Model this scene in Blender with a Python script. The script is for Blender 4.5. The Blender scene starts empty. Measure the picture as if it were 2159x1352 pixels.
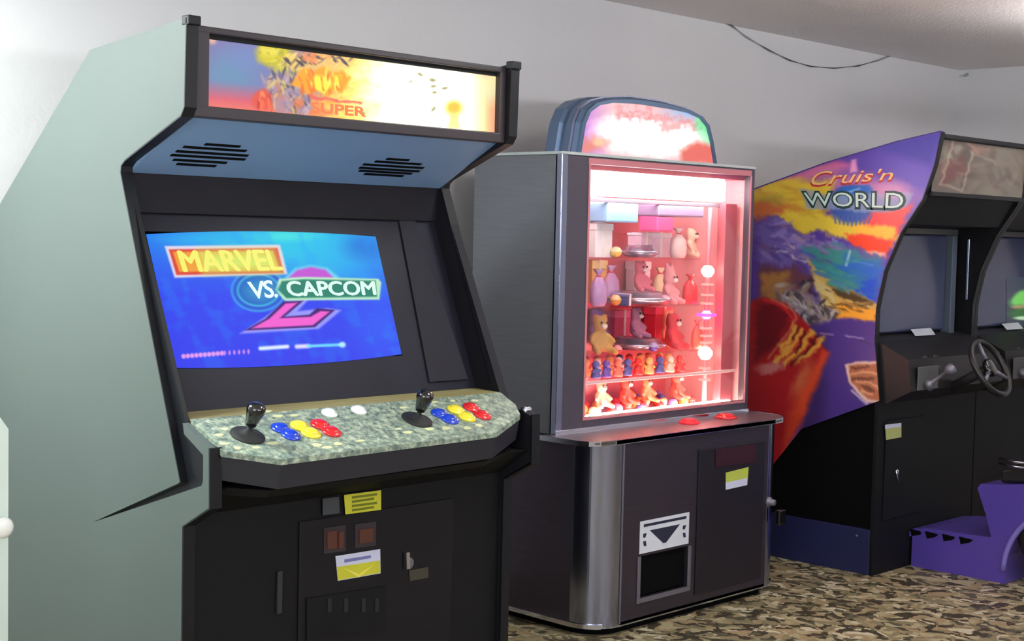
import bpy, bmesh, math, random
import numpy as np
from mathutils import Vector, Matrix

random.seed(7)
C = bpy.context.scene.collection
SC = bpy.context.scene

# ------------------------------------------------------------------ camera
EYE = 1.42
FPX = 3100.0
TH, PI_, RO = math.radians(44.2), math.radians(3.4), math.radians(1.3)
FW = np.array([math.cos(TH) * math.cos(PI_), math.sin(TH) * math.cos(PI_), -math.sin(PI_)])
R0 = np.array([math.sin(TH), -math.cos(TH), 0.0])
U0 = np.cross(R0, FW)
RT = math.cos(RO) * R0 + math.sin(RO) * U0
UP = -math.sin(RO) * R0 + math.cos(RO) * U0
CAMP = np.array([0, 0, EYE])

cam = bpy.data.cameras.new('camera')
cam.sensor_width = 36.0
cam.lens = FPX / 2159 * 36.0
cam_o = bpy.data.objects.new('camera', cam)
C.objects.link(cam_o)
m = Matrix(((RT[0], UP[0], -FW[0], 0), (RT[1], UP[1], -FW[1], 0), (RT[2], UP[2], -FW[2], EYE), (0, 0, 0, 1)))
cam_o.matrix_world = m
cam.clip_start = 0.05
SC.camera = cam_o

# ------------------------------------------------------------------ light and exposure
w = bpy.data.worlds.new('world')
SC.world = w
w.use_nodes = True
w.node_tree.nodes['Background'].inputs[0].default_value = (0.75, 0.85, 1.0, 1)
w.node_tree.nodes['Background'].inputs[1].default_value = 1.0
SC.view_settings.view_transform = 'Standard'
SC.view_settings.look = 'None'
SC.view_settings.gamma = 1
SC.view_settings.use_curve_mapping = False
SC.view_settings.exposure = 0.0


def area_light(name, loc, target, sx, sy, power, col):
    l = bpy.data.lights.new(name, 'AREA')
    l.shape = 'RECTANGLE'
    l.size, l.size_y, l.energy, l.color = sx, sy, power, col
    o = bpy.data.objects.new(name, l)
    C.objects.link(o)
    o.location = loc
    d = Vector(target) - Vector(loc)
    o.rotation_euler = d.to_track_quat('-Z', 'Y').to_euler()
    return o


# daylight of the left window, and of an unseen rear window added for ambient light
area_light('window_daylight', (-1.22, 0.4, 1.62), (-.2, 0.7, 3.2), 1.9, 1.1, 130, (0.93, 1.0, 0.98))
area_light('added_rear_light', (3.0, -3.03, 1.75), (3.2, -2.0, 4.75), 4.5, 0.75, 350, (0.96, 0.95, 1.0))
# daylight tube of the ceiling fixture above and left of the first cabinet, just outside the picture
area_light('ceiling_fixture_light', (1.02, 3.70, 2.335), (1.02, 3.70, 0), 0.30, 0.80, 92, (0.92, 1.0, 0.97))

area_light('added_fixture_light', (3.55, 2.15, 2.335), (3.55, 2.15, 0), 0.30, 0.80, 22, (0.95, 1.0, 0.97))  # unseen lamp added to brighten the control panel and nearby wall

# unseen uplight added on the right to brighten the ceiling
area_light('added_uplight', (6.3, 1.9, 2.08), (6.3, 1.901, 3.0), 0.30, 1.2, 34, (1.0, 0.95, 0.94))

# ------------------------------------------------------------------ projection helpers (where a traced point stands)


def ray(x, y):
    return FW + (x - 1079.5) / FPX * RT - (y - 676.0) / FPX * UP


def on_x(x, y, X):
    d = ray(x, y); return CAMP + d * (X / d[0])


def on_y(x, y, Y):
    d = ray(x, y); return CAMP + d * (Y / d[1])


def on_z(x, y, Z):
    d = ray(x, y); return CAMP + d * ((Z - EYE) / d[2])


def on_plane(x, y, P0, n):
    d = ray(x, y); n = np.array(n, float)
    return CAMP + d * (((np.array(P0) - CAMP) @ n) / (d @ n))


def project(P):
    d = np.asarray(P, float) - CAMP
    z = d @ FW
    return 1079.5 + FPX * (d @ RT) / z, 676.0 - FPX * (d @ UP) / z


# ------------------------------------------------------------------ materials


def lin(c):
    a = np.asarray(c, float) / 255.0
    return np.where(a <= 0.04045, a / 12.92, ((a + 0.055) / 1.055) ** 2.4)


def col4(c):
    l = lin(c); return (float(l[0]), float(l[1]), float(l[2]), 1)


def mat(name, col, rough=0.6, metal=0.0, spec=0.5, var=0.06, scale=6.0, bump=0.0, bscale=60.0, stretch=(1, 1, 1), coat=0.0, aniso=0):
    mt = bpy.data.materials.new(name); mt.use_nodes = True
    nt = mt.node_tree; b = nt.nodes['Principled BSDF']
    b.inputs['Roughness'].default_value = rough
    b.inputs['Metallic'].default_value = metal
    b.inputs['Specular IOR Level'].default_value = spec
    b.inputs['Coat Weight'].default_value = coat
    tc = nt.nodes.new('ShaderNodeTexCoord')
    mp = nt.nodes.new('ShaderNodeMapping'); mp.inputs['Scale'].default_value = stretch
    nt.links.new(tc.outputs['Object'], mp.inputs['Vector'])
    nz = nt.nodes.new('ShaderNodeTexNoise'); nz.inputs['Scale'].default_value = scale; nz.inputs['Detail'].default_value = 5
    nt.links.new(mp.outputs[0], nz.inputs['Vector'])
    mx = nt.nodes.new('ShaderNodeMix'); mx.data_type = 'RGBA'
    base = np.array(col4(col)[:3])
    mx.inputs[6].default_value = (*np.clip(base * (1 - var * 2), 0, 1), 1)
    mx.inputs[7].default_value = (*np.clip(base * (1 + var * 2), 0, 1), 1)
    nt.links.new(nz.outputs['Fac'], mx.inputs[0])
    nt.links.new(mx.outputs[2], b.inputs['Base Color'])
    if bump:
        n2 = nt.nodes.new('ShaderNodeTexNoise'); n2.inputs['Scale'].default_value = bscale; n2.inputs['Detail'].default_value = 4
        nt.links.new(mp.outputs[0], n2.inputs['Vector'])
        bp = nt.nodes.new('ShaderNodeBump'); bp.inputs['Strength'].default_value = bump; bp.inputs['Distance'].default_value = 0.01
        nt.links.new(n2.outputs['Fac'], bp.inputs['Height'])
        nt.links.new(bp.outputs[0], b.inputs['Normal'])
    return mt


def emis(name, col, strength, base=(20, 20, 20)):
    mt = bpy.data.materials.new(name); mt.use_nodes = True
    b = mt.node_tree.nodes['Principled BSDF']
    b.inputs['Base Color'].default_value = col4(base)
    b.inputs['Emission Color'].default_value = col4(col)
    b.inputs['Emission Strength'].default_value = strength
    return mt


def painted(name, rough=0.4, emit=0.0, base_k=1.0, spec=0.5):
    mt = bpy.data.materials.new(name); mt.use_nodes = True
    nt = mt.node_tree; b = nt.nodes['Principled BSDF']
    a = nt.nodes.new('ShaderNodeVertexColor'); a.layer_name = 'print'
    b.inputs['Roughness'].default_value = rough
    b.inputs['Specular IOR Level'].default_value = spec
    if emit:
        b.inputs['Base Color'].default_value = (0.02, 0.02, 0.02, 1)
        nt.links.new(a.outputs['Color'], b.inputs['Emission Color'])
        b.inputs['Emission Strength'].default_value = emit
    else:
        nt.links.new(a.outputs['Color'], b.inputs['Base Color'])
    return mt


def glass(name, tint=(1, 1, 1), gloss=0.08, rough=0.02):
    mt = bpy.data.materials.new(name); mt.use_nodes = True
    nt = mt.node_tree; nt.nodes.clear()
    o = nt.nodes.new('ShaderNodeOutputMaterial')
    t = nt.nodes.new('ShaderNodeBsdfTransparent'); t.inputs[0].default_value = (*tint, 1)
    g = nt.nodes.new('ShaderNodeBsdfGlossy'); g.inputs['Roughness'].default_value = rough
    mx = nt.nodes.new('ShaderNodeMixShader'); mx.inputs[0].default_value = gloss
    nt.links.new(t.outputs[0], mx.inputs[1]); nt.links.new(g.outputs[0], mx.inputs[2])
    nt.links.new(mx.outputs[0], o.inputs[0])
    return mt


M = dict(
    wall=mat('wall_plaster', (214, 214, 216), 0.85, var=0.03, scale=1.5, bump=0.08, bscale=40),
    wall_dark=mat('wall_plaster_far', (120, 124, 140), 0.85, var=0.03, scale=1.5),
    ceiling=mat('ceiling_plaster', (238, 232, 232), 0.9, var=0.03, scale=2, bump=0.35, bscale=70),
    trim=mat('painted_trim', (215, 215, 210), 0.5),
    grey_side=mat('grey_laminate', (78, 88, 85), 0.55, var=0.03, scale=2.0, bump=0.02),
    tmold=mat('black_edge_moulding', (14, 16, 22), 0.45, spec=.35),
    black=mat('black_laminate', (13, 14, 18), 0.6, spec=.25, var=0.15, scale=8),
    black_inner=mat('black_inner_laminate', (25, 24, 31), 0.6, spec=.25, var=0.15, scale=5),
    blackmat=mat('flat_black', (6, 6, 7), 0.85, spec=.1),
    bezel=mat('smoked_bezel', (38, 37, 47), 0.4, spec=.15, var=0.08),
    speaker=mat('speaker_panel_paint', (112, 142, 180), 0.55, var=0.04, bump=0.05),
    frame=mat('marquee_frame', (48, 40, 46), 0.45),
    tan=mat('tan_worn_strip', (150, 140, 92), 0.6, var=0.15, scale=14, stretch=(1, 6, 1)),
    chrome=mat('chrome', (215, 220, 235), 0.18, 1.0, var=0.02),
    chrome_soft=mat('brushed_chrome', (160, 166, 192), 0.2, 1.0, var=0.04, scale=3, stretch=(8, 8, 0.6)),
    steel=mat('brushed_steel', (116, 119, 127), 0.42, 0.35, var=0.08, scale=7, stretch=(1, 1, 14), bump=0.03, bscale=30),
    steel_dark=mat('dark_brushed_steel', (78, 72, 83), 0.36, 0.75, var=0.08, scale=7, stretch=(1, 1, 10)),
    rail=mat('grey_metal', (120, 118, 130), 0.4, 0.5),
    blue_btn=mat('blue_plastic', (20, 60, 190), 0.25, coat=0.5),
    yel_btn=mat('yellow_plastic', (235, 215, 50), 0.25, coat=0.5),
    red_btn=mat('red_plastic', (215, 30, 35), 0.25, coat=0.5),
    white_btn=mat('white_plastic', (235, 238, 235), 0.25, coat=0.5),
    black_gloss=mat('black_gloss_plastic', (14, 14, 16), 0.15, coat=0.8),
    rubber=mat('black_rubber', (20, 20, 22), 0.7),
    purple=mat('purple_plastic', (84, 66, 160), 0.3, var=0.08, scale=3, coat=0.4),
    blue_base=mat('dark_blue_laminate', (30, 34, 78), 0.5),
    pink_wall=mat('pink_interior', (240, 172, 176), 0.35, 0.0, var=0.15, scale=5),
    pink_post=mat('pink_post', (190, 92, 104), 0.4, 0.0, var=0.1),
    pale_cab=mat('pale_green_laminate', (205, 222, 214), 0.5),
    glass=glass('cabinet_glass', (1, 0.97, 0.97), 0.06),
    shelf=glass('pink_glass_shelf', (1.0, 0.86, 0.88), 0.12),
    win=glass('window_glass', (1, 1, 1), 0.04),
    dark_glass=mat('dark_tube_glass', (66, 72, 100), 0.2, var=0.03, spec=0.6),
    leather=mat('black_vinyl', (24, 23, 26), 0.45, bump=0.1, bscale=90),
    cable=mat('grey_cable', (165, 165, 160), 0.6),
    white_paint=mat('white_sign', (205, 210, 220), 0.5),
    yellow_st=mat('yellow_sticker', (196, 196, 50), 0.5),
    lav=mat('pale_sticker', (196, 200, 225), 0.5),
    green_ink=mat('olive_ink', (112, 120, 20), 0.5),
    gold_ink=mat('gold_ink', (226, 214, 90), 0.5),
    blue_ink=mat('blue_ink', (110, 116, 170), 0.5),
    coin=emis('coin_slot_glow', (150, 84, 60), 0.10, (60, 30, 20)),
)

# ------------------------------------------------------------------ object helpers


def thing(name, label, cat, loc=(0, 0, 0), group=None, kind=None):
    o = bpy.data.objects.new(name, None); C.objects.link(o)
    o.location = loc
    o.empty_display_size = 0.1
    o['label'] = label; o['category'] = cat
    if group: o['group'] = group
    if kind: o['kind'] = kind
    return o


def root_loc(o):
    v = Vector((0, 0, 0))
    while o is not None:
        v += o.location; o = o.parent
    return v


def link(name, me, material, parent=None, loc=None, smooth=False):
    """mesh given in world coordinates; stored relative to its parent"""
    off = root_loc(parent) if parent else Vector((0, 0, 0))
    if loc is not None:
        l = Vector(loc)
    else:
        l = off.copy()
    if l.length > 0:
        me.transform(Matrix.Translation(-l))
    if material is not None:
        me.materials.append(material)
    o = bpy.data.objects.new(name, me)
    C.objects.link(o)
    if parent: o.parent = parent
    o.location = l - off
    if smooth:
        for p in me.polygons: p.use_smooth = True
    return o


def tag(o, label=None, cat=None, group=None, kind=None):
    if label: o['label'] = label
    if cat: o['category'] = cat
    if group: o['group'] = group
    if kind: o['kind'] = kind
    return o


def me_from(bm, name='m'):
    bmesh.ops.recalc_face_normals(bm, faces=bm.faces)
    me = bpy.data.meshes.new(name); bm.to_mesh(me); bm.free(); return me


def bm_box(bm, a, b, bevel=0.0):
    x0, y0, z0 = [min(p, q) for p, q in zip(a, b)]
    x1, y1, z1 = [max(p, q) for p, q in zip(a, b)]
    r = bmesh.ops.create_cube(bm, size=1)
    vs = r['verts']
    for v in vs:
        v.co = Vector(((x0 + x1) / 2 + v.co.x * (x1 - x0), (y0 + y1) / 2 + v.co.y * (y1 - y0), (z0 + z1) / 2 + v.co.z * (z1 - z0)))
    if bevel:
        es = list({e for v in vs for e in v.link_edges})
        bmesh.ops.bevel(bm, geom=es, offset=bevel, segments=2, affect='EDGES', profile=0.5)


def box(name, a, b, material, parent=None, bevel=0.0, loc=None):
    bm = bmesh.new(); bm_box(bm, a, b, bevel)
    return link(name, me_from(bm), material, parent, loc)


def bm_prism(bm, pts, vec):
    """closed planar polygon pts (3D) pushed along vec"""
    vec = Vector(vec)
    v0 = [bm.verts.new(Vector(p)) for p in pts]
    v1 = [bm.verts.new(Vector(p) + vec) for p in pts]
    bm.faces.new(v0); bm.faces.new(v1[::-1])
    n = len(pts)
    for i in range(n):
        bm.faces.new((v0[i], v0[(i + 1) % n], v1[(i + 1) % n], v1[i]))


def prism(name, pts, vec, material, parent=None, bevel=0.0):
    bm = bmesh.new(); bm_prism(bm, pts, vec)
    if bevel:
        bmesh.ops.bevel(bm, geom=list(bm.edges), offset=bevel, segments=2, affect='EDGES', profile=0.5)
    return link(name, me_from(bm), material, parent)


def ribbon(name, yz, x0, x1, th, material, parent):
    """a strip of thickness th that follows an open profile of (y,z) points, between x0 and x1"""
    n = len(yz); nor = []
    for i in range(n):
        a = yz[max(0, i - 1)]; b = yz[min(n - 1, i + 1)]
        t = Vector((b[0] - a[0], b[1] - a[1])); t.normalize()
        nor.append((t.y, -t.x))
    bm = bmesh.new(); rings = []
    for i in range(n):
        y, z = yz[i]; ny, nz = nor[i]
        if ny > 0: pass
        q = [(x0, y, z), (x1, y, z), (x1, y + ny * th, z + nz * th), (x0, y + ny * th, z + nz * th)]
        rings.append([bm.verts.new(p) for p in q])
    for i in range(n - 1):
        for k in range(4):
            bm.faces.new((rings[i][k], rings[i][(k + 1) % 4], rings[i + 1][(k + 1) % 4], rings[i + 1][k]))
    bm.faces.new(rings[0]); bm.faces.new(rings[-1][::-1])
    return link(name, me_from(bm), material, parent)


def bm_lathe(bm, prof, centre=(0, 0, 0), axis=(0, 0, 1), seg=24):
    ax = Vector(axis).normalized(); q = Vector((0, 0, 1)).rotation_difference(ax)
    rings = []
    for r, h in prof:
        ring = []
        if r < 1e-6:
            ring = [bm.verts.new(Vector(centre) + q @ Vector((0, 0, h)))]
        else:
            for k in range(seg):
                a = 2 * math.pi * k / seg
                ring.append(bm.verts.new(Vector(centre) + q @ Vector((r * math.cos(a), r * math.sin(a), h))))
        rings.append(ring)
    for a, b in zip(rings[:-1], rings[1:]):
        for k in range(seg):
            k2 = (k + 1) % seg
            if len(a) == 1 and len(b) == 1: continue
            if len(a) == 1: bm.faces.new((a[0], b[k2], b[k]))
            elif len(b) == 1: bm.faces.new((a[k], a[k2], b[0]))
            else: bm.faces.new((a[k], a[k2], b[k2], b[k]))
    if len(rings[0]) > 1: bm.faces.new(rings[0][::-1])
    if len(rings[-1]) > 1: bm.faces.new(rings[-1])


def lathe(name, prof, centre, axis, material, parent=None, seg=24, smooth=True, loc=None):
    bm = bmesh.new(); bm_lathe(bm, prof, centre, axis, seg)
    o = link(name, me_from(bm), material, parent, loc, smooth)
    return o


def bm_tube(bm, pts, r, seg=8):
    pts = [Vector(p) for p in pts]; rings = []
    for i, p in enumerate(pts):
        t = (pts[min(i + 1, len(pts) - 1)] - pts[max(i - 1, 0)]).normalized()
        q = Vector((0, 0, 1)).rotation_difference(t)
        rr = r[i] if isinstance(r, (list, tuple)) else r
        rings.append([bm.verts.new(p + q @ Vector((rr * math.cos(2 * math.pi * k / seg), rr * math.sin(2 * math.pi * k / seg), 0))) for k in range(seg)])
    for a, b in zip(rings[:-1], rings[1:]):
        # align to the nearest start vertex
        s = min(range(seg), key=lambda j: (b[j].co - a[0].co - (b[j].co - a[0].co).project((b[0].co - a[0].co)) * 0).length)
        for k in range(seg):
            bm.faces.new((a[k], a[(k + 1) % seg], b[(k + 1 + s) % seg], b[(k + s) % seg]))
    bm.faces.new(rings[0][::-1]); bm.faces.new(rings[-1])


def tube(name, pts, r, material, parent=None, seg=8, loc=None):
    bm = bmesh.new(); bm_tube(bm, pts, r, seg)
    return link(name, me_from(bm), material, parent, loc, True)


def torus(name, c, axis, R, r, material, parent=None, seg=40, a0=0, a1=2 * math.pi, sub=10):
    q = Vector((0, 0, 1)).rotation_difference(Vector(axis).normalized())
    bm = bmesh.new(); rings = []
    full = abs(a1 - a0 - 2 * math.pi) < 1e-4
    n = seg if full else seg + 1
    for i in range(n):
        a = a0 + (a1 - a0) * i / seg
        ring = []
        for k in range(sub):
            b = 2 * math.pi * k / sub
            ring.append(bm.verts.new(Vector(c) + q @ Vector(((R + r * math.cos(b)) * math.cos(a), (R + r * math.cos(b)) * math.sin(a), r * math.sin(b)))))
        rings.append(ring)
    for i in range(n if full else n - 1):
        A, B = rings[i], rings[(i + 1) % n]
        for k in range(sub):
            bm.faces.new((A[k], A[(k + 1) % sub], B[(k + 1) % sub], B[k]))
    if not full:
        bm.faces.new(rings[0]); bm.faces.new(rings[-1][::-1])
    return link(name, me_from(bm), material, parent, None, True)


# ------------------------------------------------------------------ flat print: colours per vertex on a fine grid


class Paint:
    def __init__(s, X, Y, base=(128, 128, 128), seed=1):
        s.X, s.Y = X, Y
        s.c = np.ones(X.shape + (3,)) * np.array(base, float)
        s.rng = np.random.RandomState(seed)
        s.wx = s.noise(40) * 8; s.wy = s.noise(40) * 8

    def noise(s, wl=40, octv=3):
        out = np.zeros(s.X.shape); amp = 1
        for o in range(octv):
            for _ in range(5):
                a = s.rng.uniform(0, 2 * math.pi); k = 2 * math.pi / wl * s.rng.uniform(0.6, 1.5); ph = s.rng.uniform(0, 6.28)
                out += amp * np.sin((s.X * math.cos(a) + s.Y * math.sin(a)) * k + ph) / 5
            wl /= 2.1; amp *= 0.6
        return out

    def mix(s, al, col):
        col = np.array(col, float)
        al = np.clip(al, 0, 1)[..., None]
        s.c = s.c * (1 - al) + col * al

    def sd(s, pts, warp=0):
        X = s.X + s.wx * warp; Y = s.Y + s.wy * warp
        inside = np.zeros(X.shape, bool); dmin = np.full(X.shape, 1e9)
        n = len(pts)
        for i in range(n):
            x0, y0 = pts[i]; x1, y1 = pts[(i + 1) % n]
            dx, dy = x1 - x0, y1 - y0
            t = np.clip(((X - x0) * dx + (Y - y0) * dy) / (dx * dx + dy * dy + 1e-9), 0, 1)
            dmin = np.minimum(dmin, np.hypot(X - x0 - t * dx, Y - y0 - t * dy))
            if y0 != y1:
                cr = ((y0 > Y) != (y1 > Y)) & (X < (x1 - x0) * (Y - y0) / (y1 - y0) + x0)
                inside ^= cr
        return np.where(inside, dmin, -dmin)

    def poly(s, pts, col, soft=4, warp=0, a=1.0):
        s.mix((0.5 + s.sd(pts, warp) / soft) * a if a == 1 else np.clip(0.5 + s.sd(pts, warp) / soft, 0, 1) * a, col)

    def blob(s, cx, cy, rx, ry, col, a=1.0, soft=1.0, rot=0, warp=0):
        X = s.X + s.wx * warp - cx; Y = s.Y + s.wy * warp - cy
        c_, s_ = math.cos(math.radians(rot)), math.sin(math.radians(rot))
        r = np.sqrt(((X * c_ + Y * s_) / rx) ** 2 + ((-X * s_ + Y * c_) / ry) ** 2)
        s.mix(np.clip((1 + soft / 2 - r) / soft, 0, 1) * a, col)

    def scatter(s, n, region, cols, a, b, al=.7, rot=None):
        # many small strokes inside a polygon: the busy parts of a print
        xs = [q[0] for q in region]; ys = [q[1] for q in region]
        k = 0
        while k < n:
            x = s.rng.uniform(min(xs), max(xs)); y = s.rng.uniform(min(ys), max(ys))
            ins = False
            for i in range(len(region)):
                (x0, y0), (x1, y1) = region[i], region[(i + 1) % len(region)]
                if (y0 > y) != (y1 > y) and x < (x1 - x0) * (y - y0) / (y1 - y0) + x0: ins = not ins
            if not ins: continue
            k += 1
            c = cols[s.rng.randint(len(cols))]
            f = s.rng.uniform(.5, 1.3)
            s.blob(x, y, a * f, b * f, c, al, .6, s.rng.uniform(0, 180) if rot is None else rot + s.rng.uniform(-18, 18))

    def line(s, pts, wd, col, soft=3, a=1.0, warp=0):
        X = s.X + s.wx * warp; Y = s.Y + s.wy * warp
        dmin = np.full(X.shape, 1e9)
        for (x0, y0), (x1, y1) in zip(pts[:-1], pts[1:]):
            dx, dy = x1 - x0, y1 - y0
            t = np.clip(((X - x0) * dx + (Y - y0) * dy) / (dx * dx + dy * dy + 1e-9), 0, 1)
            dmin = np.minimum(dmin, np.hypot(X - x0 - t * dx, Y - y0 - t * dy))
        s.mix(np.clip(0.5 + (wd / 2 - dmin) / soft, 0, 1) * a, col)


def grid_mesh(name, P, colour, material, parent=None, thick=None):
    """P: (rows, cols, 3) world points; colour(paint X, Y) -> Paint"""
    nr, nc = P.shape[:2]
    X, Y = project(P)
    pt = colour(X, Y)
    cl = lin(np.clip(pt.c, 0, 4000)) if pt.c.max() <= 255.01 else np.where(pt.c <= 255, lin(np.clip(pt.c, 0, 255)), (pt.c / 255.0) ** 2.4)
    me = bpy.data.meshes.new(name)
    V = P.reshape(-1, 3)
    i = np.arange((nr - 1) * (nc - 1)); r_ = i // (nc - 1); c_ = i % (nc - 1)
    a = r_ * nc + c_
    F = np.stack([a, a + nc, a + nc + 1, a + 1], 1)
    me.vertices.add(len(V)); me.vertices.foreach_set('co', V.ravel())
    me.loops.add(F.size); me.loops.foreach_set('vertex_index', F.ravel().astype(np.int32))
    me.polygons.add(len(F)); me.polygons.foreach_set('loop_start', (np.arange(len(F)) * 4).astype(np.int32))
    me.update(); me.validate()
    at = me.color_attributes.new('print', 'FLOAT_COLOR', 'POINT')
    buf = np.ones((len(V), 4), np.float32); buf[:, :3] = cl.reshape(-1, 3)
    at.data.foreach_set('color', buf.ravel())
    return link(name, me, material, parent, None, True)


def quad_grid(tl, tr, br, bl, nc, nr, bulge=0.0, bow=0.0):
    tl, tr, br, bl = [np.array(p, float) for p in (tl, tr, br, bl)]
    u = np.linspace(0, 1, nc)[None, :, None]; v = np.linspace(0, 1, nr)[:, None, None]
    P = (tl * (1 - u) + tr * u) * (1 - v) + (bl * (1 - u) + br * u) * v
    n = np.cross(tr - tl, bl - tl); n /= np.linalg.norm(n)
    if n @ (CAMP - tl) < 0: n = -n
    upv = (tl - bl) / np.linalg.norm(tl - bl)
    P = P + n * bulge * (4 * u * (1 - u)) * (4 * v * (1 - v))
    P = P + upv * bow * (4 * u * (1 - u)) * (1 - 2 * v)
    return P


def text_mesh(name, s, quad, material, parent, bold=0.02, depth=0.0008, space=1.0, fat=0.0):
    """lettering fitted into a 3D quad (tl,tr,br,bl)"""
    cu = bpy.data.curves.new(name, 'FONT'); cu.body = s; cu.offset = bold; cu.space_character = space; cu.resolution_u = 3
    to = bpy.data.objects.new(name, cu); C.objects.link(to)
    dg = bpy.context.evaluated_depsgraph_get()
    me = bpy.data.meshes.new_from_object(to.evaluated_get(dg))
    bpy.data.objects.remove(to); bpy.data.curves.remove(cu)
    co = np.array([v.co[:] for v in me.vertices])
    mn, mxx = co.min(0), co.max(0)
    u = (co[:, 0] - mn[0]) / (mxx[0] - mn[0]); v = 1 - (co[:, 1] - mn[1]) / (mxx[1] - mn[1])
    tl, tr, br, bl = [np.array(p, float) for p in quad]
    u = u[:, None]; v = v[:, None]
    P = (tl * (1 - u) + tr * u) * (1 - v) + (bl * (1 - u) + br * u) * v
    n = np.cross(tr - tl, bl - tl); n /= np.linalg.norm(n)
    if n @ (CAMP - tl) < 0: n = -n
    P = P + n * depth
    me.vertices.foreach_set('co', P.ravel()); me.update()
    if fat:   # heavier strokes: the glyphs repeated a hair apart, one mesh
        ex = (tr - tl) / np.linalg.norm(tr - tl) * fat; ey = (tl - bl) / np.linalg.norm(tl - bl) * fat * .5
        bm = bmesh.new()
        for i, (a, b_) in enumerate(((0, 0), (1, 0), (-1, 0), (0, 1), (0, -1))):
            me2 = me.copy(); me2.transform(Matrix.Translation(Vector(ex * a + ey * b_ + n * i * .00005))); bm.from_mesh(me2); bpy.data.meshes.remove(me2)
        bm.to_mesh(me); bm.free()
    me.materials.clear()
    return link(name, me, material, parent)


# ================================================================== THE ROOM
XL, XR, YB, YR, ZC = -1.2, 7.94, 4.16, -3.0, 2.42


def struct(name, a, b, material):
    o = box(name, a, b, material); o['kind'] = 'structure'; return o


def floor_material():
    mt = bpy.data.materials.new('patterned_vinyl_floor'); mt.use_nodes = True
    nt = mt.node_tree; b = nt.nodes['Principled BSDF']; b.inputs['Roughness'].default_value = 0.5
    b.inputs['Specular IOR Level'].default_value = 0.25
    tc = nt.nodes.new('ShaderNodeTexCoord')
    nz = nt.nodes.new('ShaderNodeTexNoise'); nz.inputs['Scale'].default_value = 9; nz.inputs['Detail'].default_value = 3
    nt.links.new(tc.outputs['Object'], nz.inputs['Vector'])
    ad = nt.nodes.new('ShaderNodeMix'); ad.data_type = 'VECTOR'; ad.inputs[0].default_value = 0.16
    nt.links.new(tc.outputs['Object'], ad.inputs[4]); nt.links.new(nz.outputs['Color'], ad.inputs[5])
    mp = nt.nodes.new('ShaderNodeMapping'); mp.inputs['Scale'].default_value = (1, 0.8, 1)
    nt.links.new(ad.outputs[1], mp.inputs[0])
    vo = nt.nodes.new('ShaderNodeTexVoronoi'); vo.inputs['Scale'].default_value = 36
    nt.links.new(mp.outputs[0], vo.inputs['Vector'])
    cr = nt.nodes.new('ShaderNodeValToRGB')
    e = cr.color_ramp; e.interpolation = 'CONSTANT'
    cols = [(0, (72, 64, 50)), (0.2, (138, 128, 98)), (0.42, (172, 160, 126)), (0.6, (96, 90, 72)), (0.74, (160, 140, 106)), (0.92, (198, 188, 160))]
    e.elements[0].color = col4(cols[0][1]); e.elements[1].position = cols[1][0]; e.elements[1].color = col4(cols[1][1])
    for p, c in cols[2:]:
        k = e.elements.new(p); k.color = col4(c)
    sp = nt.nodes.new('ShaderNodeSeparateColor')
    nt.links.new(vo.outputs['Color'], sp.inputs[0]); nt.links.new(sp.outputs[0], cr.inputs[0])
    n2 = nt.nodes.new('ShaderNodeTexNoise'); n2.inputs['Scale'].default_value = 3
    nt.links.new(tc.outputs['Object'], n2.inputs['Vector'])
    mx = nt.nodes.new('ShaderNodeMix'); mx.data_type = 'RGBA'; mx.blend_type = 'MULTIPLY'; mx.inputs[0].default_value = 0.12
    nt.links.new(cr.outputs[0], mx.inputs[6]); nt.links.new(n2.outputs['Fac'], mx.inputs[7])
    nt.links.new(mx.outputs[2], b.inputs['Base Color'])
    return mt


struct('floor', (XL - .1, YR - .1, -0.05), (XR + .1, YB + .1, 0), floor_material())
struct('ceiling', (XL - .1, YR - .1, ZC), (XR + .1, YB + .1, ZC + .1), M['ceiling'])
struct('wall_back', (XL - .1, YB, 0), (XR + .1, YB + .1, ZC), M['wall'])
struct('wall_right', (XR, YR, 0), (XR + .1, YB, ZC), M['wall'])
# left wall with a window opening
wy0, wy1, wz0, wz1 = -0.55, 1.35, 1.02, 2.22
bm = bmesh.new()
bm_box(bm, (XL - .1, YR, 0), (XL, wy0, ZC)); bm_box(bm, (XL - .1, wy1, 0), (XL, YB, ZC))
bm_box(bm, (XL - .1, wy0, 0), (XL, wy1, wz0)); bm_box(bm, (XL - .1, wy0, wz1), (XL, wy1, ZC))
link('wall_left', me_from(bm), M['wall'])['kind'] = 'structure'
# rear wall with an opening for the added window
rx0, rx1, rz0, rz1 = 0.7, 5.3, 1.35, 2.15
bm = bmesh.new()
bm_box(bm, (XL - .1, YR - .1, 0), (rx0, YR, ZC)); bm_box(bm, (rx1, YR - .1, 0), (XR + .1, YR, ZC))
bm_box(bm, (rx0, YR - .1, 0), (rx1, YR, rz0)); bm_box(bm, (rx0, YR - .1, rz1), (rx1, YR, ZC))
link('wall_rear', me_from(bm), M['wall_dark'])['kind'] = 'structure'


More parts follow.
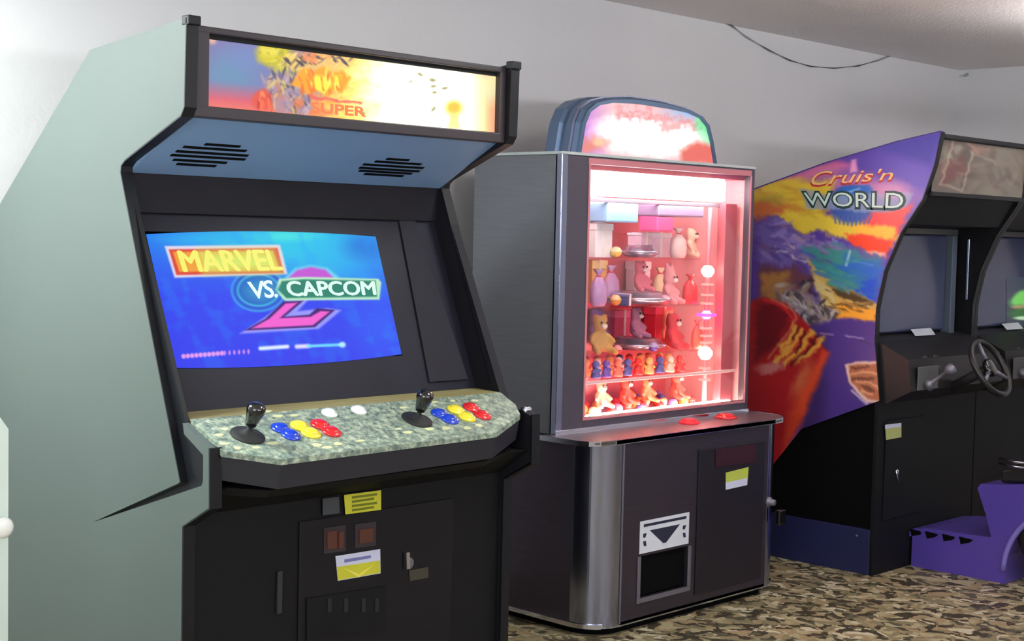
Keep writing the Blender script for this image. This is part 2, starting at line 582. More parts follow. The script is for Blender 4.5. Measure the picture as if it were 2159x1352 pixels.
def window(name, horizontal_axis, a0, a1, z0, z1, fixed):
    wd = 0.045
    bm = bmesh.new()

    def bb(p0, p1, q0, q1, d0=-0.03, d1=0.03):
        if horizontal_axis == 'y': bm_box(bm, (fixed + d0, p0, q0), (fixed + d1, p1, q1))
        else: bm_box(bm, (p0, fixed + d0, q0), (p1, fixed + d1, q1))
    bb(a0, a1, z0, z0 + wd); bb(a0, a1, z1 - wd, z1); bb(a0, a0 + wd, z0, z1); bb(a1 - wd, a1, z0, z1)
    mid = (a0 + a1) / 2; bb(mid - wd / 2, mid + wd / 2, z0, z1)
    fr = link(name, me_from(bm), M['trim']); fr['kind'] = 'structure'
    for p0, p1 in ((a0 + wd, mid - wd / 2), (mid + wd / 2, a1 - wd)):
        if horizontal_axis == 'y': box('pane', (fixed - .003, p0, z0 + wd), (fixed + .003, p1, z1 - wd), M['win'], fr)
        else: box('pane', (p0, fixed - .003, z0 + wd), (p1, fixed + .003, z1 - wd), M['win'], fr)


window('window_1', 'y', wy0, wy1, wz0, wz1, XL - 0.05)
window('added_rear_window', 'x', rx0, rx1, rz0, rz1, YR - 0.05)

for fx_, fy_, lab in ((1.02, 3.70, 'white ceiling light fitting above and left of the blue-screen cabinet'), (3.55, 2.15, 'unseen ceiling light fitting added to brighten the wall by the steel prize machine')):
    fx = thing('ceiling_light', lab, 'ceiling light', (fx_, fy_, 2.36))
    box('lamp_housing', (fx_ - .18, fy_ - .42, 2.35), (fx_ + .18, fy_ + .42, 2.4195), M['trim'], fx, .006)
    for k in (-1, 1):
        tube('lamp_tube', [(fx_ + k * .08, fy_ - .38, 2.343), (fx_ + k * .08, fy_ + .38, 2.343)], .0065, emis('ceiling_tube', (240, 255, 250), 4), fx, 10)

pf = thing('added_uplight', 'unseen trough uplight added over the open floor on the right to brighten the ceiling', 'pendant light', (6.3, 1.9, 2.0))
prism('added_trough', [(6.3 + a, 1.28, z - .05) for a, z in ((-.18, 2.12), (-.12, 2.04), (.12, 2.04), (.18, 2.12), (.17, 2.12), (.11, 2.05), (-.11, 2.05), (-.17, 2.12))], (0, 1.24, 0), M['trim'], pf)
for k in (-1, 1):
    tube('added_hanger', [(6.3, 1.9 + k * .5, 1.995), (6.3, 1.9 + k * .5, 2.419)], .003, M['cable'], pf)

# cable drooping from the ceiling line and the little clip near the corner
pts = []
for x, y in ((1482, 31), (1540, 52), (1575, 78), (1620, 105), (1665, 127), (1710, 140), (1760, 144), (1810, 139), (1850, 128), (1885, 115)):
    p = on_y(x, y, YB - 0.012); pts.append(tuple(p))
cb = tube('hanging_cable', pts, 0.004, M['cable'])
tag(cb, 'thin grey cable drooping in an arc from the ceiling line on the back wall', 'cable')
p = on_x(2038, 157, XR - 0.01)
h = lathe('wall_hook', [(0.010, 0), (0.010, 0.004), (0.004, 0.006), (0.004, 0.03), (0.007, 0.034), (0, 0.036)], (XR, p[1], p[2]), (-1, 0, -0.3), M['cable'], seg=12)
tag(h, 'small dark hook on the right wall just under the ceiling corner', 'hook')

# ================================================================== VIDEO GAME CABINET (left)
A0, A1 = 1.97, 3.10
BT = 0.03
arc = thing('video_arcade_cabinet', 'tall grey-sided video arcade cabinet with blue title screen and orange lit sign', 'arcade cabinet', (2.5, 3.4, 0))
prof_front = [(3.012, 1.912), (3.017, 1.702), (3.030, 1.683), (3.278, 1.582), (3.297, 1.568), (3.300, 1.550), (3.018, 0.800)]
YK = 4.08
side_poly = [(3.012, 1.912)] + prof_front[1:-1] + [(3.018, 0.805), (3.030, 0.797), (3.427, 0.641), (2.931, 0.805), (2.924, 0.815), (2.924, 0.879), (3.005, 0.920),
                                                    (3.012, 0.946), (2.900, 0.899), (2.897, 0.757), (3.008, 0.696), (3.008, 0.0), (YK, 0.0), (YK, 1.345), (3.941, 1.47), (3.453, 1.867)]


def yz_prism(name, yz, x0, x1, material, parent, bevel=0):
    return prism(name, [(x0, y, z) for y, z in yz], (x1 - x0, 0, 0), material, parent, bevel)


yz_prism('side_panel', side_poly, A0, A0 + BT * 0.6, M['grey_side'], arc)
full_poly = [(3.014, 1.910)] + [(y + .002, z) for y, z in prof_front[1:-1]] + [(3.02, 0.93), (2.903, 0.895), (2.900, 0.760), (3.011, 0.698), (3.011, 0.0), (YK, 0.0), (YK, 1.345), (3.941, 1.46), (3.453, 1.86)]
yz_prism('side_backing', full_poly, A0 + BT * 0.6 + .0005, A0 + BT, M['tmold'], arc)
yz_prism('side_panel', full_poly, A1 - BT, A1, M['black_inner'], arc)
# black edge moulding, proud of both boards
mould = prof_front[:-1] + [(3.10, 1.018), (3.018, 0.800)]
ribbon('edge_moulding', mould, A0 - .002, A0 + BT + .002, 0.004, M['tmold'], arc)
ribbon('edge_moulding', prof_front[:-1] + [(3.07, 0.97)], A1 - BT - .002, A1 + .002, 0.004, M['tmold'], arc)
ribbon('edge_moulding', [(2.900, 0.899), (2.897, 0.757), (3.008, 0.696), (3.008, 0.002)], A0 - .001, A0 + BT + .002, 0.006, M['tmold'], arc)
ribbon('edge_moulding', [(2.900, 0.899), (2.897, 0.757), (3.008, 0.696), (3.008, 0.002)], A1 - BT - .002, A1 + .001, 0.006, M['tmold'], arc)
# small raised caps on the top front corners
box('corner_cap', (A0 - .002, 3.0, 1.895), (A0 + .034, 3.03, 1.918), M['tmold'], arc, .003)
box('corner_cap', (A1 - .034, 3.0, 1.895), (A1 + .002, 3.03, 1.918), M['tmold'], arc, .003)
I0, I1 = A0 + BT, A1 - BT
# top board, back board
yz_prism('top_board', [(3.045, 1.892), (3.45, 1.850), (3.445, 1.832), (3.045, 1.874)], I0, I1, M['black'], arc)
yz_prism('back_board', [(3.45, 1.850), (3.935, 1.455), (4.07, 1.335), (4.07, 0.02), (4.05, 0.02), (4.05, 1.325), (3.92, 1.44), (3.437, 1.835)], I0, I1, M['black'], arc)

# --- lit sign
YM = 3.050
mq = [on_y(430, 68, YM), on_y(1047, 148, YM), on_y(1044, 279, YM), on_y(430, 228, YM)]


def marquee_paint(X, Y):
    p = Paint(X, Y, (120, 120, 175), 3)
    # u across the sign
    u = (X - 430) / 615.0
    top = 68 + 0.130 * (X - 430); bot = 228 + 0.083 * (X - 430)
    v = (Y - top) / (bot - top)
    n = p.noise(60); n2 = p.noise(26)
    p.mix(np.clip(0.9 - v * 1.4, 0, 1), (128, 108, 165))
    p.blob(488, 150, 55, 45, (96, 142, 172), 0.85, 1.4)
    p.blob(520, 120, 40, 30, (110, 130, 185), 0.7, 1.2)
    p.mix(np.clip((v - 0.62) * 4, 0, 1), (214, 92, 108))
    p.mix(np.clip((v - 0.85) * 5, 0, 1) * .7, (240, 140, 90))
    p.blob(448, 82, 9, 11, (230, 180, 150), .8, .8)
    # sunburst of orange and yellow flame, then the backlight's hot spot painted white
    p.mix(np.clip((u - 0.26 + 0.05 * n) * 5, 0, 1) * np.clip(1.2 - abs(v - .6) * 0.6, 0, 1), (250, 170, 70))
    p.mix(np.clip((u - 0.40 + 0.05 * n2) * 4.5, 0, 1), (330, 300, 170))
    hot = np.clip((u - 0.50 + 0.04 * n) * 5, 0, 1) * np.clip((0.985 - u) * 9, 0, 1)
    p.mix(hot, (370, 352, 315))
    p.mix(np.clip((u - 0.90) * 14, 0, 1) * .6, (250, 190, 150))
    p.mix(np.clip((u - 0.955) * 30, 0, 1) * np.clip(v * 2, 0, 1), (240, 170, 130))
    p.blob(1035, 190, 16, 26, (215, 235, 190), .6, 1.2)
    # yellow puff with dark leaves
    p.blob(578, 113, 36, 30, (205, 190, 40), 1, .5, warp=.6)
    p.blob(570, 105, 20, 14, (228, 216, 84), .8, .8)
    p.blob(610, 140, 34, 18, (200, 190, 70), .9, .6, warp=1)
    p.scatter(26, [(545, 92), (610, 88), (616, 120), (600, 142), (552, 136)], [(226, 212, 70), (176, 166, 40), (214, 190, 40), (150, 150, 60)], 7, 4, .6)
    p.poly([(600, 118), (765, 122), (740, 138), (700, 150), (610, 150)], (236, 190, 110), 10, .5, .8)
    p.scatter(40, [(588, 114), (765, 118), (755, 136), (600, 142)], [(86, 80, 96), (130, 110, 80), (240, 200, 120), (250, 215, 110), (250, 190, 120)], 12, 2.6, .75, -40)
    p.scatter(14, [(590, 118), (760, 120), (750, 132), (600, 138)], [(66, 60, 70)], 11, 2.6, .9, 35)
    # grey violet clutter at the left of the flames
    p.poly([(556, 168), (600, 150), (640, 165), (662, 232), (640, 246), (584, 236), (566, 205)], (168, 140, 150), 10, .5, .85)
    p.scatter(70, [(552, 165), (600, 148), (645, 165), (664, 236), (640, 246), (590, 236), (566, 205)], [(92, 84, 120), (70, 66, 84), (190, 170, 190), (214, 176, 120), (206, 120, 90), (130, 120, 160), (222, 196, 90), (178, 150, 160)], 12, 2.8, .7)
    # flame lettering block
    p.poly([(612, 178), (640, 142), (662, 150), (680, 140), (700, 152), (722, 148), (738, 165), (722, 196), (700, 186), (690, 206), (668, 190), (650, 202), (636, 184)], (252, 160, 40), 6, .3)
    p.poly([(648, 176), (665, 158), (690, 164), (712, 158), (718, 186), (700, 182), (684, 200), (662, 188)], (290, 230, 70), 6, .3)
    p.scatter(30, [(615, 176), (650, 146), (735, 150), (728, 192), (690, 204), (640, 196)], [(255, 210, 60), (240, 130, 30), (255, 236, 110), (226, 110, 40)], 10, 3, .75, 80)
    for x in (660, 678, 700, 716):
        p.line([(x, 162), (x + 3, 190)], 3, (226, 130, 30), 3, .8)
    p.scatter(12, [(640, 112), (700, 116), (690, 130), (645, 130)], [(250, 180, 110), (240, 140, 90)], 9, 5, .6)
    # red flower at the lower left and small pieces
    p.blob(553, 212, 22, 22, (222, 80, 60), .95, .5, warp=.6)
    p.scatter(16, [(535, 198), (572, 198), (574, 232), (538, 230)], [(250, 140, 90), (180, 50, 50), (240, 110, 70)], 8, 2.5, .8, 75)
    p.blob(630, 218, 10, 10, (226, 120, 70), .8, .8)
    p.line([(655, 204), (720, 214), (760, 217)], 5, (228, 90, 90), 4, .9, .5)
    # faint pieces in the white half
    for (x, y, a, b, r) in ((886, 157, 7, 3, 30), (912, 169, 8, 4, 10), (914, 182, 7, 3, -10), (916, 195, 6, 3, 0), (914, 230, 8, 3, -50), (866, 172, 5, 2, -30), (938, 186, 8, 3, -10), (765, 240, 5, 5, 0)):
        p.blob(x, y, a * 1.1, b * 1.1, (150, 150, 110), .95, 1.2, r)
    p.blob(957, 228, 20, 18, (255, 214, 90), .95, .9)
    p.blob(957, 226, 12, 10, (250, 190, 60), .8, .9)
    p.poly([(950, 240), (966, 240), (972, 272), (942, 272)], (255, 215, 120), 8, 0, .8)
    p.blob(1018, 160, 14, 8, (250, 190, 170), .5, 1)
    return p


ms = grid_mesh('sign_face', quad_grid(*mq, 300, 80), marquee_paint, painted('lit_sign_print', 0.25, 1.15), arc)
ms['label'] = 'glowing sign face with orange flames and a painted white backlight glow'
def my(q, Y=YM - .001): return [on_y(x, y, Y) for x, y in q]
text_mesh('lettering', 'SUPER', my([(655, 214), (772, 226), (772, 247), (655, 238)]), emis('sign_letter_red', (250, 120, 70), 1.1), arc, 0.03, .001)
# frame around the sign
zt, zb = 1.905, 1.688
t0, t1 = mq[0][2], mq[3][2]
box('sign_frame', (I0, 3.030, t0 - .004), (I1, 3.064, zt - .004), M['frame'], arc, .003)
box('sign_frame', (I0, 3.030, zb - .006), (I1, 3.064, t1 + .004), M['frame'], arc, .003)
box('sign_frame', (I0, 3.030, t1), (mq[0][0] + .003, 3.064, t0), M['frame'], arc, .002)
box('sign_frame', (mq[1][0] - .003, 3.030, t1), (I1, 3.064, t0), M['frame'], arc, .002)
box('sign_backing', (I0 + .001, 3.066, zb), (I1 - .001, 3.075, zt - .008), M['blackmat'], arc)
# hidden ballast of the canopy behind the sign: closed by the speaker panel below
SP0 = np.array([I0, 3.066, 1.683]); SV = np.array([0, 0.238, -0.131]); SN = np.cross([1, 0, 0], SV); SN /= np.linalg.norm(SN)
if SN[2] > 0: SN = -SN
sl = [(3.056, 1.688), (3.304, 1.5515), (3.310, 1.562), (3.066, 1.698)]
yz_prism('speaker_panel', sl, I0 + .0005, I1 - .0005, M['speaker'], arc)
# speaker slots, two staggered groups
def slots(rows):
    for (xa, xb, ya, yb) in rows:
        a = on_plane(xa, ya, SP0, SN); b = on_plane(xb, yb, SP0, SN)
        mid = (a[1] + b[1]) / 2
        x0, x1 = a[0], b[0]
        zc = 1.683 - (mid - 3.066) * 0.131 / 0.238
        t = SV / np.linalg.norm(SV) * 0.0052
        n = SN * 0.0016
        c = np.array([0, mid, zc])
        q = [c - t - n, c + t - n, c + t + n, c - t + n]
        prism('speaker_slot', [(x0, p[1], p[2]) for p in q], (x1 - x0, 0, 0), M['blackmat'], arc)


slots([(432, 506, 303, 309), (385, 520, 310, 317), (370, 524, 319, 327), (359, 518, 327, 335), (365, 478, 336, 343), (372, 455, 345, 350)])
slots([(815, 862, 334, 338), (790, 888, 340, 346), (765, 893, 346, 354), (757, 884, 353, 361), (757, 868, 359, 366), (768, 850, 366, 371)])

# --- upper dark band and bezel
BD = 0.06
def bez(z, off=0.0):   # y of the bezel plane at height z
    return 3.269 + BD + (z - 1.448) * (0.194 / 0.481) + off
BP0 = np.array([2.0, 3.269 + BD, 1.448]); BN = np.array([0, -0.481, 0.194]); BN /= np.linalg.norm(BN)
yz_prism('upper_shroud', [(3.312, 1.553), (bez(1.452) - .012, 1.452), (bez(1.452), 1.448), (3.36, 1.556)], I0 + .0005, I1 - .0005, M['black_inner'], arc)
sc = [on_plane(x, y, BP0, BN) for x, y in ((305, 491), (790, 497), (845, 748), (370, 778))]
sx0 = min(sc[0][0], sc[3][0]); sx1 = (sc[1][0] + sc[2][0]) / 2
sz1 = sc[0][2]; sz0 = sc[3][2]
def bezel_piece(x0, x1, z0, z1):
    prism('bezel', [(x0, bez(z0), z0), (x0, bez(z1), z1), (x0, bez(z1) + .02, z1), (x0, bez(z0) + .02, z0)], (x1 - x0, 0, 0), M['bezel'], arc)
bz0 = 0.940
bezel_piece(I0 + .0005, I1 - .0005, sz1 + .004, 1.452)
bezel_piece(I0 + .0005, I1 - .0005, bz0, sz0)
bezel_piece(sx1, I1 - .0005, sz0, sz1 + .004)
if sx0 > I0 + .002: bezel_piece(I0 + .0005, sx0, sz0, sz1 + .004)
# folded card flap beside the tube on the right
fl = [on_plane(x, y, BP0 + np.array([0, -.004, 0]), BN) for x, y in ((838, 452), (868, 447), (986, 800), (905, 806))]
prism('bezel_flap', [tuple(p) for p in fl], tuple(-BN * -0.003), mat('flap_card', (44, 43, 50), .7, spec=.15), arc)


def screen_paint(X, Y):
    p = Paint(X, Y, (48, 70, 240), 5)
    v = (Y - 492) / 270.0; u = (X - 305 - v * 60) / 480
    p.mix(np.clip(1.1 - v * 2.2, 0, 1), (34, 128, 238))
    p.mix(np.clip(v * 2 - .9, 0, 1) * .6, (52, 56, 236))
    p.blob(620, 500, 170, 60, (40, 200, 238), .9, 1.6)
    p.blob(600, 535, 120, 40, (60, 210, 230), .6, 1.6, 10, 1)
    p.blob(700, 560, 120, 34, (30, 190, 240), .5, 1.6, 20, 1)
    p.blob(600, 498, 60, 10, (90, 240, 220), .6, 1.4)
    p.blob(420, 505, 60, 10, (40, 190, 235), .6, 1.5)
    p.blob(770, 520, 40, 26, (30, 120, 220), .8, 1.2)
    p.blob(800, 690, 50, 60, (46, 110, 250), .5, 1.5)
    p.mix(np.clip(p.noise(90) * .5, 0, .25), (30, 150, 250))
    # circle on the left of the title
    p.blob(545, 612, 58, 46, (70, 190, 235), .75, .1); p.blob(545, 612, 54, 42, (36, 90, 210), 1, .1)
    p.blob(545, 612, 46, 35, (70, 200, 225), .8, .1); p.blob(545, 612, 42, 31, (30, 110, 200), 1, .1)
    # plate of the first word
    p.poly([(347, 519), (590, 516), (597, 540), (606, 578), (368, 586)], (225, 215, 235), 4)
    p.poly([(356, 526), (585, 523), (598, 576), (372, 580)], (220, 60, 50), 4)
    p.poly([(364, 531), (575, 529), (590, 571), (378, 574)], (240, 160, 60), 5)
    p.mix(np.clip(.5 + p.sd([(420, 531), (576, 529), (590, 571), (432, 574)]) / 30, 0, 1), (214, 232, 110))
    # the big numeral
    p.poly([(602, 584), (622, 566), (655, 559), (690, 565), (714, 584), (706, 592), (606, 592)], (120, 214, 240), 8)
    p.poly([(608, 586), (626, 570), (655, 563), (686, 569), (706, 588)], (196, 84, 214), 6)
    p.poly([(505, 704), (560, 668), (606, 632), (650, 632), (628, 656), (690, 650), (720, 654), (672, 694)], (150, 150, 250), 5)
    p.poly([(516, 697), (560, 672), (598, 636), (640, 634), (600, 668), (652, 664), (668, 650), (706, 654), (664, 690)], (60, 20, 110), 3)
    p.poly([(530, 693), (568, 672), (602, 640), (628, 638), (590, 671), (655, 668), (676, 656), (696, 657), (660, 686)], (244, 96, 210), 4)
    # plate of the second word
    p.poly([(588, 588), (640, 584), (798, 588), (804, 596), (800, 632), (600, 634), (580, 612)], (190, 236, 200), 4)
    p.poly([(594, 593), (640, 589), (792, 592), (795, 626), (604, 629), (586, 611)], (40, 130, 110), 4)
    p.blob(552, 612, 34, 22, (60, 150, 200), .7, .6)
    # small print
    for x in range(384, 470, 9):
        p.blob(x + 3, 751.5 - (x - 384) * .08, 4.5, 5, (240, 160, 240), .95, .7)
    for x in range(474, 530, 10):
        p.blob(x, 744.5 - (x - 474) * .06, 2.6, 5, (225, 150, 245), .85, .8)
    p.line([(549, 735), (606, 731)], 8, (225, 240, 255), 5); p.line([(626, 731), (650, 730)], 9, (225, 220, 255), 5)
    p.line([(650, 730), (722, 727)], 6, (110, 220, 255), 4); p.blob(722, 727, 7, 6, (190, 240, 255), .9, .8)
    # picture edge
    return p


scr = [on_plane(x, y, BP0, BN) for x, y in ((307, 494), (791, 499), (846, 747), (371, 776))]
off = np.array([0, -.002, 0])
sm = grid_mesh('picture_tube', quad_grid(*[p + off for p in scr], 320, 200, 0.006, 0.012), screen_paint, painted('title_screen_picture', 0.5, 1.0, spec=0.03), arc)
sm['label'] = 'curved picture tube showing a blue title screen'
def sq(q, k=.009):
    return [on_plane(x, y, BP0, BN) + BN * k for x, y in q]
text_mesh('lettering', 'MARVEL', sq([(370, 532), (578, 530), (592, 572), (384, 576)]), emis('title_yellow', (240, 236, 96), 1.0), arc, 0.0, 0.001, 1.0, .0035)
text_mesh('lettering', 'VS.', sq([(516, 597), (578, 592), (582, 630), (526, 634)]), emis('title_white', (225, 250, 250), 1.0), arc, 0.02, 0.001, .9)
text_mesh('lettering', 'CAPCOM', sq([(597, 596), (784, 596), (788, 624), (606, 627)]), emis('title_white_b', (215, 255, 235), 1.0), arc, 0.0, 0.001, .98, .0028)
box('tube_housing', (2.05, 3.50, 1.02), (2.95, 3.85, 1.45), M['blackmat'], arc)

# --- control panel
PV = np.array([0, -0.112, -0.047]); PV /= np.linalg.norm(PV)
PP0 = np.array([1.97, 3.012, 0.946]); PN = np.cross([1, 0, 0], PV)
if PN[2] < 0: PN = -PN
def pan(x, y): return on_plane(x, y, PP0, PN)
def pz(yy): return 0.946 + (yy - 3.012) * (0.047 / 0.112)


def panel_material():
    mt = bpy.data.materials.new('speckled_control_overlay'); mt.use_nodes = True
    nt = mt.node_tree; b = nt.nodes['Principled BSDF']; b.inputs['Roughness'].default_value = 0.45
    tc = nt.nodes.new('ShaderNodeTexCoord')
    n1 = nt.nodes.new('ShaderNodeTexNoise'); n1.inputs['Scale'].default_value = 60; n1.inputs['Detail'].default_value = 6; n1.inputs['Roughness'].default_value = .7
    nt.links.new(tc.outputs['Object'], n1.inputs['Vector'])
    cr = nt.nodes.new('ShaderNodeValToRGB'); e = cr.color_ramp
    e.elements[0].position = .33; e.elements[0].color = col4((62, 84, 80)); e.elements[1].position = .68; e.elements[1].color = col4((190, 200, 172))
    k = e.elements.new(.5); k.color = col4((128, 142, 128))
    nt.links.new(n1.outputs['Fac'], cr.inputs[0]); nt.links.new(cr.outputs[0], b.inputs['Base Color'])
    return mt


outline = [(I0 + .001, 3.025), (I0 + .001, 2.915), (1.993, 2.884), (2.123, 2.824), (2.861, 2.833), (3.030, 2.905), (3.062, 2.955), (I1 - .001, 3.025)]
prism('control_panel', [(x, y, pz(y)) for x, y in outline], (0, 0, -0.014), panel_material(), arc)
prism('panel_strip', [(I0 + .0015, 3.150, .9555), (I1 - .0015, 3.150, .9555), (I1 - .0015, 3.0265, .9515), (I0 + .0015, 3.0265, .9515)], (0, 0, -0.012), M['tan'], arc)
# skirt of the control panel box
sk = outline[1:-1]
def skirt(pts, d0, d1, inset, name, material):
    bm = bmesh.new()
    T = [bm.verts.new((x, y, pz(y) - d0)) for x, y in pts]
    cx = 2.5
    B = [bm.verts.new((x + (cx - x) * inset * .2, min(3.0, y + inset), pz(y) - d1)) for x, y in pts]
    T2 = [bm.verts.new((x + (cx - x) * .01, y + .012, pz(y) - d0)) for x, y in pts]
    B2 = [bm.verts.new((x + (cx - x) * (inset * .2 + .01), min(3.004, y + inset + .012), pz(y) - d1)) for x, y in pts]
    for i in range(len(pts) - 1):
        bm.faces.new((T[i], T[i + 1], B[i + 1], B[i])); bm.faces.new((T2[i], B2[i], B2[i + 1], T2[i + 1]))
        bm.faces.new((T[i], T2[i], T2[i + 1], T[i + 1])); bm.faces.new((B[i], B[i + 1], B2[i + 1], B2[i]))
    bm.faces.new((T[0], B[0], B2[0], T2[0])); bm.faces.new((T[-1], T2[-1], B2[-1], B[-1]))
    return link(name, me_from(bm), material, arc)


skirt([(1.999, 2.89), (2.123, 2.826), (2.861, 2.835), (3.030, 2.907), (3.066, 2.96)], 0.0145, 0.075, 0.012, 'panel_skirt', mat('blue_black_vinyl', (34, 36, 46), .4, var=.1))
prism('underside_board', [(2.003, 2.915, .80), (2.11, 2.85, .79), (2.85, 2.858, .79), (3.02, 2.925, .80), (3.067, 3.005, .80), (3.067, 3.02, .69), (2.003, 3.02, .69), (2.003, 3.0, .72)][:5] + [(2.003, 3.005, .80)], (0, 0.02, -0.02), M['black'], arc)
yz_prism('front_board', [(3.022, 0.80), (3.022, 0.02), (3.04, 0.02), (3.04, 0.80)], I0 + .0005, I1 - .0005, M['black'], arc)
yz_prism('kick_board', [(2.905, 0.795), (3.021, 0.715), (3.021, 0.795)], I0 + .0005, I1 - .0005, M['black'], arc)


def button(x, y, material, r=0.017, name='push_button'):
    c = pan(x, y)
    return lathe(name, [(r * 1.35, 0), (r * 1.35, .004), (r * 1.1, .007), (r * .95, .007), (r * .92, .010), (r * .6, .0125), (0, .013)], tuple(c), tuple(PN), material, arc, 20)


for (x, y, k) in ((592, 905, 'blue_btn'), (613, 919, 'blue_btn'), (632, 900, 'yel_btn'), (655, 915, 'yel_btn'), (675, 897, 'red_btn'), (699, 912, 'red_btn'),
                  (927, 874, 'blue_btn'), (948, 886, 'blue_btn'), (961, 866, 'yel_btn'), (984, 881, 'yel_btn'), (994, 861, 'red_btn'), (1017, 877, 'red_btn')):
    button(x, y, M[k], 0.0195)
button(694, 873, M['white_btn'], 0.0165, 'start_button'); button(756, 867, M['white_btn'], 0.0165, 'start_button')
# printed light patches around the controls
rp = random.Random(3)
patches = [(474, 905), (462, 918), (472, 936), (500, 945), (540, 944), (575, 935), (586, 878), (620, 876), (668, 939), (712, 936), (760, 930), (690, 944), (840, 905), (860, 912), (905, 905), (940, 903), (985, 903), (1010, 897), (915, 848), (955, 846), (560, 868), (850, 860), (1000, 845)]
PATCH = mat('pale_print', (205, 208, 160), .5)
for i, (x, y) in enumerate(patches):
    c = pan(x, y); a = rp.uniform(.008, .018); b_ = rp.uniform(.004, .008)
    bm = bmesh.new()
    vs = [(c[0] + a * math.cos(t) * (1 + .25 * math.sin(3 * t + i)), c[1] + b_ * math.sin(t)) for t in [k * math.pi / 5 for k in range(10)]]
    bm_prism(bm, [(x_, y_, pz(y_) + .0009) for x_, y_ in vs], (0, 0, -.0012))
    link('printed_patch', me_from(bm), PATCH, arc)


def joystick(x, y, tilt):
    c = pan(x, y)
    b_ = lathe('joystick', [(.0, .0005), (.044, .0005), (.043, .003), (.026, .006), (.016, .012), (.010, .018), (.0065, .020), (.0065, .032)], tuple(c), tuple(PN), M['rubber'], arc)
    d = (PN + np.array([tilt, 0, 0])); d = d / np.linalg.norm(d)
    k = c + PN * .028
    lathe('bat_top', [(.012, 0), (.0155, .006), (.019, .024), (.0235, .042), (.0235, .048), (.020, .056), (.011, .061), (0, .062)], tuple(k), tuple(d), M['black_gloss'], b_, 20)


joystick(522, 919, .10); joystick(879, 886, .06)
c = np.array([3.072, 2.935, 0.905])
lathe('panel_latch', [(.012, 0), (.012, .01), (.008, .012), (.010, .022), (.007, .028), (0, .03)], tuple(c), (1, -.2, .1), M['chrome'], arc, 16)
# light scuffs of the vinyl
# --- coin door with its stickers
YF = 3.020
def fy(q, Y=YF): return [on_y(x, y, Y) for x, y in q]
box('coin_door', (2.33, 3.016, 0.08), (2.88, 3.0215, 0.66), mat('coin_door_black', (17, 16, 21), .55, spec=.3), arc, .003)
box('hinge', (2.26, 3.012, .43), (2.275, 3.021, .54), mat('dull_hinge', (40, 41, 46), .5), arc, .002)
def sticker(name, quad, material, parent, th=.0012, **k):
    P = [np.array(p) for p in quad]
    n = np.cross(P[1] - P[0], P[3] - P[0]); n /= np.linalg.norm(n)
    if n @ (CAMP - P[0]) < 0: n = -n
    return prism(name, [tuple(p) for p in P], tuple(n * th), material, parent)


YS = 3.0150
st = sticker('sticker', fy([(725, 1044), (803, 1034), (803, 1075), (728, 1085)], YS), M['yellow_st'], arc)
st['label'] = 'yellow notice sticker with rows of olive print'
for k in range(4):
    ya = 1043 + k * 9.0
    sticker('print_line', fy([(742, ya + 4), (795 - (k % 2) * 6, ya - 3), (795 - (k % 2) * 6, ya + 2), (742, ya + 9)], YS - .0014), M['green_ink'], st, .0003)
st = sticker('sticker', fy([(680, 1052), (714, 1048), (716, 1082), (680, 1087)], YS), mat('worn_sticker', (58, 62, 66), .6), arc)
st['label'] = 'dark worn sticker left of the yellow one'
st = sticker('sticker', fy([(707, 1173), (801, 1158), (802, 1209), (712, 1225)], YS), M['lav'], arc)
st['label'] = 'sticker with pale upper strip and yellow lower half with a chevron'
sticker('yellow_half', fy([(710, 1196), (801, 1182), (802, 1208), (713, 1224)], YS - .0013), M['yellow_st'], st, .0003)
sticker('print_line', fy([(726, 1180), (782, 1171), (782, 1177), (726, 1187)], YS - .0013), M['blue_ink'], st, .0003)
sticker('chevron', fy([(722, 1196), (757, 1211), (794, 1186), (757, 1218)], YS - .0018), M['gold_ink'], st, .0003)
for q in ([(688, 1122), (708, 1118), (708, 1156), (688, 1158)], [(712, 1122), (722, 1120), (722, 1155), (712, 1157)], [(756, 1117), (784, 1113), (784, 1142), (756, 1146)]):
    s_ = sticker('coin_return_button', fy(q, YS), M['coin'], arc, .006)
# frames of the coin chutes
for q in ([(682, 1114), (728, 1107), (728, 1162), (682, 1168)], [(748, 1106), (792, 1100), (792, 1150), (748, 1156)]):
    sticker('coin_chute', fy(q, 3.0157), M['frame'], arc, .002)
lathe('lock', [(.016, 0), (.016, .006), (.010, .008), (0, .008)], tuple(on_y(861, 1188, YS)), (0, -1, 0), M['rail'], arc, 16)
prism('key', [tuple(p) for p in fy([(857, 1166), (864, 1165), (865, 1200), (858, 1201)], 3.0)], (0, .012, 0), M['chrome'], arc)
sticker('plate', fy([(862, 1203), (902, 1196), (903, 1218), (864, 1226)], YS), mat('brass_plate', (70, 68, 58), .5, .3), arc)
sticker('coin_return_door', fy([(645, 1262), (812, 1236), (812, 1330), (645, 1352)], YS), M['black'], arc, .004)
for x in (690, 725, 762, 790):
    sticker('raised_rib', fy([(x, 1262), (x + 8, 1261), (x + 8, 1290), (x, 1291)], YS - .004), mat('rib_grey', (24, 24, 30), .6), arc, .002)

